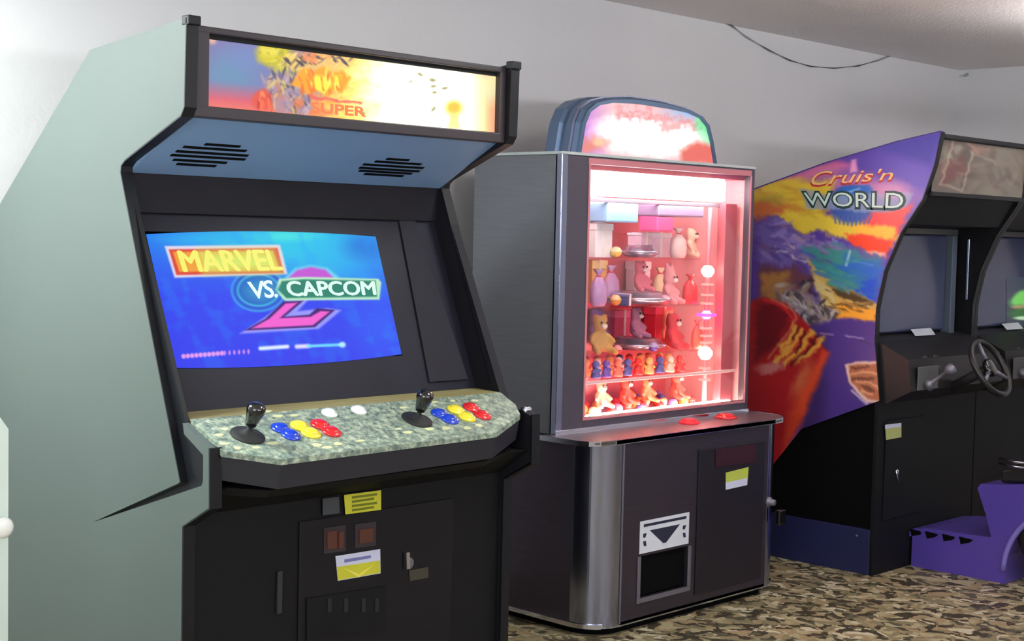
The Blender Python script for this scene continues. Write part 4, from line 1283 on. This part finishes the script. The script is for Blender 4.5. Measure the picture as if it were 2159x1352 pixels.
# pile of candies on the bottom behind the lamp, lit from below
rs = random.Random(11)
cand_cols = [((245, 150, 70), 'orange'), ((225, 60, 60), 'red'), ((250, 205, 170), 'cream'), ((150, 110, 190), 'violet'), ((240, 110, 140), 'pink'), ((90, 90, 170), 'blue')]
cmats = [colour_mat('candy_' + n, c, .35) for c, n in cand_cols]
protos = {}
placed = []
tries = 0
while len(placed) < 60 and tries < 9000:
    tries += 1
    r_ = rs.choice((.017, .020, .022))
    x = rs.uniform(P0x + T + .03, 4.86); y = rs.uniform(3.635, 3.90)
    lay = 0
    z = Z4 + r_
    ok = all((x - a) ** 2 + (y - b) ** 2 + (z - c) ** 2 > (r_ + d) ** 2 * 1.0 for a, b, c, d in placed)
    if ok and (lx - x) ** 2 + (3.60 - y) ** 2 > .05 ** 2 and y < 3.91:
        placed.append((x, y, z, r_))
        k = rs.choices(range(6), (5, 5, 3, 1.5, 3, 1))[0]
        if (k, r_) not in protos:
            me = ball_mesh(r_); me.materials.append(cmats[k]); protos[(k, r_)] = me
        o = put('candy_ball', protos[(k, r_)], None, (x, y, z))
        tag(o, '%s candy ball in the loose layer on the floor of the prize window' % cand_cols[k][1], 'candy', None)
        o['group'] = '%s candy balls on the prize machine floor' % cand_cols[k][1]
box('glass_shelf', (P0x + T + .002, 3.60, .874), (4.785, PYB - T - .008, .880), M['shelf'], pm)
row_cols = [(245, 160, 90), (226, 60, 60), (250, 215, 190), (110, 90, 180), (246, 130, 110), (90, 100, 170), (240, 190, 120)]
row_mats = [colour_mat('figure_%d' % i, c, .4) for i, c in enumerate(row_cols)]
fig = {}
for j, yy in enumerate((3.625, 3.70, 3.78)):
    for i in range(15):
        x = P0x + .075 + i * .064 + (j % 2) * .03 + rs.uniform(-.006, .006)
        if x > 4.765: continue
        k = rs.randrange(7)
        if k not in fig:
            bm = bmesh.new(); bm_lathe(bm, [(.019, 0), (.021, .008), (.013, .030), (.010, .040)], (0, 0, 0), (0, 0, 1), 10)
            bmesh.ops.create_icosphere(bm, subdivisions=2, radius=.016, matrix=Matrix.Translation((0, 0, .050)))
            for sxx in (-1, 1): bmesh.ops.create_icosphere(bm, subdivisions=1, radius=.007, matrix=Matrix.Translation((sxx * .018, -.006, .028)))
            me = me_from(bm); me.materials.append(row_mats[k])
            for p_ in me.polygons: p_.use_smooth = True
            fig[k] = me
        o = put('toy_figure', fig[k], None, (x, yy, .8805), rs.uniform(-.5, .5))
        tag(o, 'small %s toy figure in the crowded rows just above the bottom of the prize window' % ('orange', 'red', 'cream', 'violet', 'salmon', 'blue', 'amber')[k], 'toy', '%s figures on the lowest glass shelf' % ('orange', 'red', 'cream', 'violet', 'salmon', 'blue', 'amber')[k])
# plush animals along the front at the bottom
plush(X_at(1275, 3.62, 850), 3.64, Z4 + .036, .10, (240, 190, 160), 'peach plush bear sitting on the candies at the bottom left', -.2)
plush(X_at(1330, 3.62, 850), 3.65, Z4 + .036, .105, (225, 70, 60), 'scarlet plush bear on the candies, second from the left', .1)
plush(X_at(1378, 3.62, 850), 3.66, Z4 + .036, .10, (235, 110, 80), 'orange-red plush bear on the candies, third from the left', -.1)
plush(X_at(1440, 3.62, 850), 3.66, Z4 + .036, .11, (190, 80, 70), 'brick red plush bear on the candies below the lamp pole', .2)

# ================================================================== RACING CABINETS (right)
S = 5.504
DXC = 0.880


def race_cabinet(first=True):
    rc = thing('racing_cabinet', 'sit-down racing arcade cabinet with colourful painted side and dark screen' if first else 'second racing arcade cabinet at the right edge, green picture on its screen', 'arcade cabinet', (S + .42, 3.5, 0))
    front = [(2.948, 1.870), (2.972, 1.740), (3.020, 1.597), (3.112, 1.460), (3.182, 1.300), (3.214, 1.139), (3.215, 0.999), (3.182, 0.751)]
    YE = 4.10
    poly = front + [(3.562, 0.589), (3.704, 0.413), (YE, 0.413), (YE, 1.56), (3.854, 1.640), (3.488, 1.751), (3.150, 1.833)]
    w0, w1 = S, S + .872
    yz_prism('side_panel', [(y + .003, z) for y, z in poly], w0 + .001, w0 + .022, M['black'], rc)
    yz_prism('side_panel', [(y + .003, z) for y, z in poly], w1 - .022, w1, M['black'], rc)
    ribbon('edge_moulding', front, w0 - .003, w0 + .024, .005, M['tmold'], rc)
    ribbon('edge_moulding', front, w1 - .024, w1 + .002, .005, M['tmold'], rc)
    ribbon('edge_moulding', [(YE, 1.56), (3.854, 1.640), (3.488, 1.751), (3.150, 1.833), (2.948, 1.870)], w0 - .003, w0 + .024, .005, mat('purple_edge', (70, 50, 130), .5), rc)
    # top board, marquee
    yz_prism('top_board', [(2.965, 1.862), (3.15, 1.825), (3.488, 1.743), (3.854, 1.632), (YE, 1.55), (YE, 1.53), (3.85, 1.612), (2.97, 1.845)], w0 + .023, w1 - .023, M['black'], rc)
    box('sign_frame', (w0 + .023, 2.958, 1.848), (w1 - .023, 2.985, 1.866), M['tmold'], rc, .002)
    box('sign_frame', (w0 + .023, 2.985, 1.612), (w1 - .023, 3.012, 1.630), M['tmold'], rc, .002)

    def rm_paint(X, Y):
        p = Paint(X, Y, (104, 96, 88), 21)  # brown, grey and red reflections painted into the sign colour
        p.mix(np.clip(.4 + p.noise(70) * .5, 0, 1) * .6, (84, 66, 66))
        p.mix(np.clip((X - 2050) / 40, 0, 1) * .7, (122, 118, 106))
        for q, c in ((((1990, 300), (2040, 290), (2020, 340), (1985, 370)), (150, 146, 130)), (((1975, 345), (2030, 330), (2040, 372), (1985, 395)), (112, 66, 66)), (((2040, 305), (2100, 312), (2080, 325), (2050, 322)), (150, 118, 108))):
            p.poly(q, c, 8, .8, .8)
        p.scatter(50, [(1975, 292), (2159, 312), (2159, 412), (1960, 400)], [(96, 82, 76), (126, 118, 104), (86, 64, 62), (112, 100, 90), (140, 130, 112)], 22, 6, .45)
        p.line([(2010, 295), (1985, 385)], 4, (176, 165, 140), 4, .8, .4); p.line([(1982, 388), (2028, 402), (2050, 320)], 4, (172, 160, 140), 4, .8, .4)
        p.line([(2044, 318), (2100, 345)], 4, (165, 155, 140), 5, .6, .6); p.line([(2040, 300), (2062, 322)], 5, (170, 130, 120), 4, .6)
        return p
    q = [(w0 + .024, 2.974, 1.850), (w1 - .024, 2.974, 1.850), (w1 - .024, 2.996, 1.628), (w0 + .024, 2.996, 1.628)]
    if first:
        o = grid_mesh('sign_face', quad_grid(*q, 90, 40), rm_paint, painted('unlit_sign_reflection', .35), rc)
        o['label'] = 'unlit sign face with brown and grey reflections and pale streaks painted on'
    else:
        prism('sign_face', q, (0, .004, 0), mat('plain_unlit_sign', (110, 104, 94), .4), rc)
    yz_prism('sign_backing', [(2.976, 1.850), (2.999, 1.628), (3.006, 1.628), (2.983, 1.850)], w0 + .023, w1 - .023, M['blackmat'], rc)
    yz_prism('upper_shroud', [(3.012, 1.630), (3.095, 1.495), (3.26, 1.485), (3.26, 1.52), (3.03, 1.640)], w0 + .023, w1 - .023, M['black'], rc)
    # screen recess
    gy = 3.30
    box('screen_surround', (w0 + .023, gy + .02, .985), (w1 - .023, gy + .05, 1.52), M['black_inner'], rc)
    box('picture_tube', (w0 + .10, gy, 1.02), (w1 - .12, gy + .0195, 1.455), M['dark_glass'], rc, .008)
    if not first:
        gp = [on_y(x, y, gy - .0015) for x, y in ((2122, 585), (2190, 585), (2190, 690), (2122, 690))]

        def game(X, Y):
            p = Paint(X, Y, (44, 56, 76), 8)
            p.blob(2162, 628, 34, 16, (120, 214, 96), 1, .5, -20, .3); p.blob(2162, 648, 30, 5, (190, 160, 110), .9, .5)
            p.blob(2165, 662, 40, 12, (50, 110, 50), 1, .6); p.blob(2162, 671, 24, 4, (200, 230, 190), 1, .6)
            return p
        grid_mesh('game_picture', quad_grid(*gp, 40, 60), game, painted('race_picture', .3, .8), rc)
    box('screen_frame', (w0 + .023, gy - .004, 1.457), (w1 - .023, gy + .0195, 1.484), mat('frame_grey', (86, 84, 84), .5), rc, .002)
    box('screen_frame', (w1 - .118, gy - .03, 1.0), (w1 - .075, gy + .0195, 1.456), mat('pillar_grey', (74, 84, 98), .4), rc, .003)
    box('screen_frame', (w0 + .05, gy - .01, 1.06), (w0 + .068, gy + .0195, 1.40), mat('pale_strip', (150, 138, 130), .5), rc, .002)
    box('reflection_strip', (w1 - .030, 3.235, 1.16), (w1 - .0225, 3.245, 1.44), M['chrome_soft'], rc, .001)  # bright strip standing in for a reflection on the inner wall
    # dash
    yz_prism('dashboard', [(3.30, 1.012), (3.215, 0.998), (3.07, 0.93), (3.05, 0.80), (3.16, 0.74), (3.30, 0.74)], w0 + .023, w1 - .023, M['leather'], rc)
    sticker('label', [on_plane(x, y, (0, 3.19, .990), (0, -.42, .9)) + np.array([DXC * (not first), 0, 0]) for x, y in ((1920, 695), (1962, 692), (1972, 706), (1930, 709))], M['white_paint'], rc)
    # dash gauges and shifter
    for gx, gz, gr in ((w0 + .18, .935, .035), (w0 + .27, .94, .03), (w0 + .60, .94, .03)):
        lathe('gauge', [(gr, 0), (gr, .006), (gr * .85, .008), (gr * .8, .005), (0, .005)], (gx, 3.075, gz - .03), (0, -1, .3), mat('gauge_face', (70, 64, 66), .4), rc, 20)
    kn = lathe('gear_shifter', [(.03, 0), (.02, .02), (.008, .03), (.008, .10), (.022, .115), (.022, .14), (0, .15)], (w0 + .14, 3.04, .82), (0, -.8, .6), M['rail'], rc, 16)
    box('wiper_panel', (w0 + .07, 3.045, .80), (w0 + .24, 3.052, .90), mat('grey_dash_plate', (84, 86, 86), .5), rc, .003)
    # steering wheel
    sw = (w0 + .385, 2.885, .895)
    ax = (0, -.86, .5)
    wh = torus('steering_wheel', sw, ax, .125, .013, mat('wheel_vinyl', (30, 28, 30), .35), rc, 40)
    lathe('wheel_hub', [(.04, -.01), (.042, .006), (.03, .014), (0, .016)], sw, ax, M['black_gloss'], wh, 20)
    qd = Vector((0, 0, 1)).rotation_difference(Vector(ax).normalized())
    for a in (90, 210, 330):
        d_ = qd @ Vector((math.cos(math.radians(a)), math.sin(math.radians(a)), 0))
        tube('spoke', [Vector(sw) + d_ * .03, Vector(sw) + d_ * .12], .009, M['rail'], wh)
    tube('steering_column', [Vector(sw), Vector(sw) - Vector(ax).normalized() * .2], .022, M['rubber'], rc, 12)
    # body below
    box('front_board', (w0 + .001, 3.19, 0.0), (w1, 3.205, .745), M['black'], rc)
    box('body', (w0 + .03, 3.206, 0.0), (w1 - .03, 4.08, .73), M['blackmat'], rc)
    box('pedestal', (w0, 3.206, 0.0), (w0 + .028, 4.09, .195), M['blue_base'], rc, .003)
    box('body_side', (w0 + .012, 3.206, .197), (w0 + .029, 4.085, .74), M['blackmat'], rc)
    if first:
        s1 = sticker('sticker', [on_y(x, y, 3.1825) for x, y in ((1866, 896), (1900, 892), (1900, 922), (1868, 928))], mat('pale_lime_sticker', (170, 176, 110), .5), rc)
        s1['label'] = 'small pale yellow-green sticker'
        sticker('print_line', [on_y(x, y, 3.181) for x, y in ((1866, 896), (1900, 892), (1900, 900), (1866, 905))], M['lav'], s1, .0003)
        box('coin_door', (w0 + .07, 3.183, .23), (w0 + .40, 3.1895, .66), M['black'], rc, .003)
        lk = lathe('lock', [(.014, 0), (.014, .006), (.008, .008), (0, .008)], tuple(on_y(1890, 996, 3.184)), (0, -1, 0), M['chrome'], rc, 16)
        tube('key', [on_y(1889, 992, 3.17), on_y(1894, 1015, 3.17)], .004, M['chrome'], rc)
        bx = on_z(1805, 1128, .0)
        lathe('bolt', [(.006, 0), (.006, .003), (0, .004)], tuple(on_x(1806, 1130, w0)), (-1, 0, 0), M['rail'], rc, 10)

        # painted side art
        def art(X, Y):
            p = Paint(X, Y, (92, 60, 150), 31)
            pp, bl = p.poly, p.blob
            # upper sky
            p.mix(np.clip((X - 1600) / 400, 0, 1), (86, 66, 176))
            bl(1930, 360, 60, 90, (110, 84, 190), .7, 1.5)
            pp([(1840, 310), (1985, 275), (1965, 350), (1900, 330)], (72, 62, 165), 20)
            pp([(1590, 400), (1760, 335), (1800, 350), (1700, 380), (1590, 420)], (196, 96, 150), 14, .4)
            bl(1800, 390, 120, 26, (220, 130, 170), .7, 1.2, 12, 1)
            # yellow and pink sky bands
            pp([(1585, 400), (1650, 378), (1760, 380), (1730, 470), (1700, 500), (1640, 460), (1585, 440)], (226, 190, 60), 12, .8)
            pp([(1560, 430), (1640, 420), (1690, 440), (1610, 460), (1560, 460)], (206, 110, 60), 14, .8)
            bl(1625, 420, 30, 10, (170, 150, 60), .6, 1, 0, 1)
            pp([(1650, 440), (1730, 450), (1830, 470), (1900, 500), (1880, 520), (1760, 500), (1690, 480)], (232, 200, 66), 10, .8)
            pp([(1840, 445), (1925, 430), (1895, 490), (1860, 560), (1800, 500)], (246, 70, 66), 12, .6)
            pp([(1790, 470), (1890, 480), (1885, 505), (1800, 490)], (250, 190, 60), 8, .6)
            pp([(1780, 492), (1885, 510), (1862, 545), (1800, 520)], (248, 72, 40), 8, .6)
            pp([(1845, 530), (1868, 535), (1864, 545), (1820, 530)], (245, 210, 190), 6, .4, .8)
            # violet city
            pp([(1590, 470), (1640, 460), (1690, 500), (1760, 510), (1860, 545), (1860, 600), (1700, 560), (1600, 560)], (112, 92, 168), 12, 1.2)
            for x, y in ((1670, 500), (1690, 515), (1652, 475), (1720, 515), (1755, 515), (1640, 490), (1705, 530)):
                bl(x, y, 12, 9, (150, 130, 200), .8, .7, 0, 2)
            for x, y in ((1664, 520), (1680, 545), (1700, 552), (1650, 530)):
                bl(x, y, 12, 4, (190, 170, 190), .8, .7, 15, 1)
            # sea: green to blue
            pp([(1690, 520), (1760, 515), (1855, 548), (1850, 620), (1780, 600), (1720, 580)], (64, 140, 140), 14, 1)
            pp([(1780, 540), (1866, 555), (1848, 640), (1848, 660), (1760, 610)], (46, 104, 200), 18, 1)
            bl(1770, 590, 50, 26, (60, 140, 130), .7, 1.2, 15, 1)
            pp([(1790, 600), (1850, 590), (1845, 635), (1800, 620)], (30, 84, 206), 10, .6)
            p.line([(1792, 530), (1784, 560)], 5, (160, 200, 215), 4, .9)
            p.line([(1800, 550), (1840, 560)], 3, (110, 170, 210), 4, .6)
            # land, cliffs
            pp([(1600, 560), (1680, 560), (1720, 590), (1700, 660), (1600, 640)], (110, 64, 80), 14, 1)
            pp([(1605, 580), (1660, 570), (1650, 640), (1605, 620)], (176, 120, 66), 14, 1)
            bl(1640, 620, 26, 40, (160, 112, 62), .7, 1, 20, 1)
            pp([(1700, 550), (1740, 580), (1790, 610), (1850, 640), (1850, 660), (1770, 650), (1720, 600)], (206, 168, 90), 7, .8)
            pp([(1745, 595), (1800, 618), (1845, 640), (1800, 636), (1750, 615)], (60, 44, 30), 6, .6, .85)
            pp([(1710, 580), (1745, 600), (1775, 670), (1740, 660)], (210, 190, 130), 8, .6)
            pp([(1760, 640), (1848, 655), (1848, 680), (1760, 668)], (244, 166, 50), 8, .5)
            p.line([(1762, 645), (1840, 642)], 4, (70, 50, 40), 4, .7, .6)
            # grey machine parts
            pp([(1640, 610), (1700, 620), (1750, 650), (1760, 680), (1720, 690), (1660, 660)], (142, 126, 136), 12, 1.6)
            for (x, y, a, b, r) in ((1655, 625, 16, 5, 30), (1690, 640, 18, 6, 40), (1720, 655, 10, 14, 20), (1740, 660, 8, 16, -20), (1670, 650, 12, 5, 30)):
                bl(x, y, a, b, (196, 190, 190), .7, .8, r, 1)
            for (x, y, a, b, r) in ((1680, 625, 16, 5, 40), (1710, 670, 14, 6, 10), (1737, 655, 5, 14, -10), (1700, 600, 12, 10, 0), (1755, 665, 12, 5, -20)):
                bl(x, y, a, b, (44, 40, 52), .75, .8, r, 1)
            p.scatter(60, [(1640, 600), (1700, 590), (1770, 660), (1750, 690), (1690, 690), (1640, 640)], [(60, 52, 64), (190, 182, 180), (130, 112, 120), (90, 70, 80), (172, 150, 120)], 12, 4, .6)
            p.scatter(40, [(1600, 460), (1700, 490), (1770, 520), (1740, 560), (1610, 545)], [(92, 72, 150), (150, 120, 180), (120, 80, 120), (180, 150, 170), (70, 60, 130)], 13, 4, .6, 20)
            p.scatter(30, [(1600, 400), (1720, 390), (1750, 470), (1640, 440)], [(240, 204, 70), (206, 150, 50), (214, 170, 60)], 16, 4, .5, 12)
            p.scatter(30, [(1700, 530), (1850, 560), (1840, 640), (1740, 600)], [(50, 120, 190), (70, 150, 150), (40, 96, 200), (80, 150, 120)], 16, 4, .5, 15)
            p.scatter(22, [(1720, 590), (1845, 640), (1840, 668), (1750, 650)], [(90, 64, 40), (226, 190, 110), (180, 130, 60)], 12, 3, .6, 18)
            # purple ground
            pp([(1700, 690), (1770, 672), (1860, 680), (1860, 870), (1690, 920), (1690, 760)], (78, 54, 136), 10, .3)
            pp([(1690, 700), (1740, 700), (1740, 900), (1680, 960)], (58, 38, 88), 30, .5, .7)
            p.line([(1730, 703), (1756, 706)], 3, (190, 150, 190), 3, .7); p.line([(1785, 708), (1820, 714)], 4, (180, 160, 210), 3, .7, .4)
            p.line([(1810, 718), (1842, 728)], 3, (60, 50, 90), 3, .6)
            # round emblem
            pp([(1780, 770), (1810, 762), (1860, 762), (1860, 850), (1826, 850), (1790, 808)], (226, 190, 180), 4, .2)
            pp([(1788, 772), (1812, 767), (1860, 768), (1860, 846), (1830, 842), (1795, 806)], (176, 106, 74), 4, .2)
            for q in ([(1795, 790), (1820, 784), (1850, 788)], [(1805, 808), (1835, 806), (1852, 818)], [(1818, 824), (1840, 832)]):
                p.line(q, 5, (232, 170, 130), 4, .8, .5)
            for q in ([(1795, 778), (1830, 772)], [(1800, 800), (1840, 798)], [(1815, 816), (1846, 826)]):
                p.line(q, 5, (90, 50, 40), 4, .8, .6)
            p.line([(1796, 824), (1828, 852)], 5, (196, 176, 210), 3, .9)
            # red car body in front
            pp([(1570, 640), (1610, 626), (1660, 640), (1700, 680), (1730, 720), (1745, 745), (1722, 800), (1690, 880), (1640, 975), (1600, 990), (1560, 980)], (168, 30, 36), 6, .2)
            pp([(1600, 640), (1640, 640), (1668, 665), (1640, 730), (1590, 760)], (110, 20, 30), 16, .8)
            p.line([(1612, 632), (1650, 645), (1672, 672)], 6, (222, 40, 46), 5, .8)
            p.line([(1625, 632), (1668, 648), (1680, 672), (1640, 730), (1620, 756)], 4, (200, 120, 90), 4, .8, .3)
            # flame licks
            for q in ([(1690, 700), (1660, 740), (1635, 762)], [(1712, 702), (1690, 735), (1655, 765)], [(1730, 715), (1705, 750), (1680, 762)], [(1676, 690), (1650, 735)]):
                p.line(q, 11, (226, 170, 66), 7, .9, .7)
            for q in ([(1700, 705), (1675, 745)], [(1720, 712), (1698, 748), (1670, 768)], [(1682, 690), (1668, 715)]):
                p.line(q, 5, (70, 24, 20), 4, .8, .7)
            bl(1625, 775, 26, 10, (206, 150, 140), .7, 1, -10, 1)
            pp([(1735, 740), (1748, 745), (1722, 810), (1690, 890), (1650, 960), (1660, 880), (1690, 820)], (216, 74, 44), 16, .4)
            bl(1690, 800, 12, 40, (224, 140, 80), .6, 1.2, 25, .6)
            bl(1600, 880, 60, 50, (150, 24, 30), .6, 1.4)
            # logo globe behind the block letters
            bl(1795, 430, 46, 40, (60, 90, 170), 1, .25)
            pp([(1748, 415), (1775, 395), (1830, 390), (1840, 400), (1838, 425), (1760, 425)], (36, 100, 190), 6, .3)
            p.line([(1780, 408), (1812, 398)], 4, (130, 180, 230), 4, .9)
            for k in range(9):
                p.line([(1758 + k * 10, 455), (1762 + k * 8.5, 470 + (4 - abs(4 - k)) * 1.5)], 4, (80, 100, 170), 3, .9)
            pp([(1685, 398), (1740, 410), (1910, 405), (1925, 410), (1905, 440), (1850, 448), (1700, 440)], (150, 160, 190), 6, .4, .8)
            bl(1880, 400, 34, 16, (225, 150, 190), .7, 1)
            # statue spike
            pp([(1796, 336), (1804, 336), (1808, 362), (1792, 364)], (226, 150, 200), 4)
            return p
        zs = np.linspace(0.4135, 1.869, 300)
        fz = [p[1] for p in front][::-1]; fyv = [p[0] for p in front][::-1]
        bzz = [0.413, .589, .751] ; byy = [3.704, 3.562, 3.182]
        tz = [1.560, 1.640, 1.751, 1.833, 1.870]; ty = [YE, 3.854, 3.488, 3.150, 2.949]
        G = np.zeros((300, 200, 3))
        for i, z in enumerate(zs[::-1]):
            ya = np.interp(z, fz, fyv) if z >= .751 else np.interp(z, bzz, byy)
            yb = YE if z < 1.56 else np.interp(z, tz, ty)
            G[i, :, 0] = w0 - .0005; G[i, :, 1] = np.linspace(yb, ya, 200); G[i, :, 2] = z
        o = grid_mesh('side_art', G, art, painted('side_art_print', .35), rc)
        o['label'] = 'painted side art with red flames, blue sea and purple sky'
        def sx(q, k=.0015): return [on_x(x, y, w0 - k) for x, y in q]
        white = mat('logo_mint', (206, 226, 214), .4); dark = mat('logo_teal', (30, 60, 66), .4)
        text_mesh('lettering', 'WORLD', sx([(1688, 402), (1912, 402), (1908, 446), (1694, 438)]), dark, rc, .05, .0006, .96)
        text_mesh('lettering', 'WORLD', sx([(1694, 406), (1906, 407), (1903, 440), (1699, 433)], .0024), white, rc, .0, .0006, 1.0)
        text_mesh('lettering', "Cruis'n", sx([(1722, 362), (1892, 358), (1878, 384), (1700, 396)]), mat('logo_red', (196, 44, 50), .4), rc, .012, .0006)
        text_mesh('lettering', "Cruis'n", sx([(1722, 360), (1891, 355), (1878, 379), (1703, 392)], .0024), mat('logo_gold', (240, 190, 120), .4), rc, .0, .0006)
    return rc


r1 = race_cabinet(True)
_S = S
S = _S + DXC
r2 = race_cabinet(False)
S = _S

# --- seat unit of the racing cabinet
seat = thing('driving_seat', 'purple moulded driving seat base with slots and wheel arch, right edge', 'seat', (6.05, 2.6, 0))
sx0, sx1 = 5.820, 6.28
def onp(x, y): p = on_x(x, y, sx0); return (float(p[1]), float(p[2]))
# base and shell profile (y, z) on the seat side
basep = [(3.18, 0.0), (3.18, .165), (3.10, .178), (2.90, .182), (2.815, .186), (2.84, .27), (2.885, .385), (2.872, .405), (2.78, .415), (2.60, .440), (2.25, .47), (2.12, .80), (2.0, .80), (1.95, .45), (1.95, 0), (2.42, 0)]
arch_c, arch_r = (2.455, 0.055), 0.290
arch = [(arch_c[0] + arch_r * math.cos(a), max(0.0, arch_c[1] + arch_r * math.sin(a))) for a in [math.pi * k / 14 for k in range(14, -1, -1)]]
basep = basep[:-1] + [(arch_c[0] - arch_r, 0)] + arch + [(arch_c[0] + arch_r, 0)]
# shell: outer boards with the arch cut out, body between
yz_prism('seat_shell', basep, sx0, sx1, M['purple'], seat, 0)
bm = bmesh.new(); bm_tube(bm, [(sx0 - .002, arch_c[0] + (arch_r + .010) * math.cos(a), arch_c[1] + (arch_r + .010) * math.sin(a)) for a in [math.pi * k / 24 for k in range(25)]], .012, 8)
link('wheel_arch_lip', me_from(bm), mat('arch_lip_purple', (130, 118, 200), .25, coat=.5), seat, None, True)
lathe('wheel', [(.02, 0), (.08, .004), (.16, .0), (.24, -.006), (.262, .012), (.266, .06), (.240, .08)], (sx0 + .085, arch_c[0], .267), (-1, 0, 0), M['rubber'], seat, 36)
# louvre slots
for x in (1930, 1962, 1998, 2034):
    a = on_x(x, 1122 + (x - 1930) * .16, sx0 - .0005)
    y_, z_ = a[1], a[2]
    s_ = prism('louvre', [(sx0 - .001, y_ + .045, z_ + .012), (sx0 - .001, y_ - .040, z_ + .006), (sx0 - .001, y_ - .020, z_ - .010), (sx0 - .001, y_ + .020, z_ - .022)], (.004, 0, 0), M['blackmat'], seat)
    prism('louvre_lip', [(sx0 - .006, y_ + .052, z_ + .018), (sx0 - .006, y_ + .030, z_ + .018), (sx0 - .006, y_ + .018, z_ - .020), (sx0 - .006, y_ + .028, z_ - .024)], (.006, 0, 0), M['purple'], seat)
# cushion, backrest and chrome rails
cush = [(2.80, .418), (2.80, .47), (2.70, .50), (2.35, .50), (2.26, .56), (2.16, 1.05), (2.08, 1.06), (2.10, .81), (2.24, .485)]
yz_prism('cushion', cush, sx0 + .03, sx1 - .03, M['leather'], seat, .01)
for k in (0, 1):
    z_ = .5 + k * .018
    tube('chrome_rail', [(sx0 + .012, 2.80, .502 + k * .020), (sx0 + .004, 2.72, .497 + k * .020), (sx0 + .004, 2.45, .500 + k * .020)], .0055, M['chrome'], seat)
prism('connector', [(sx0 + .1, 3.10, .02), (sx1 - .1, 3.10, .02), (sx1 - .1, 3.189, .02), (sx0 + .1, 3.189, .02)], (0, 0, .12), M['blackmat'], seat)

# small yellow-green sticker on the second machine at the edge
p = on_y(2152, 858, 3.188)

# ================================================================== PALE CABINET at the left edge
pc = thing('change_machine', 'pale green cabinet end with clipped corner at the left edge', 'cabinet', (1.3, 3.3, 0))
X1 = 1.595
q0 = on_x(18, 905, X1); YP = float(q0[1]); zt_ = float(q0[2])
q1 = on_y(0, 880, YP)
dz = (q1[2] - zt_) / (X1 - q1[0])
xx = X1 - .07
prism('body', [(X1, YP, 0), (X1, YP, zt_), (xx, YP, zt_ + dz * .07), (1.02, YP, zt_ + dz * .07), (1.02, YP, 0)], (0, .35, 0), M['pale_cab'], pc)
kq = on_y(-2, 1110, YP)
lathe('knob', [(.018, 0), (.018, .01), (.024, .014), (.024, .024), (.016, .03), (0, .032)], tuple(kq), (0, -1, 0), M['white_btn'], pc, 20)
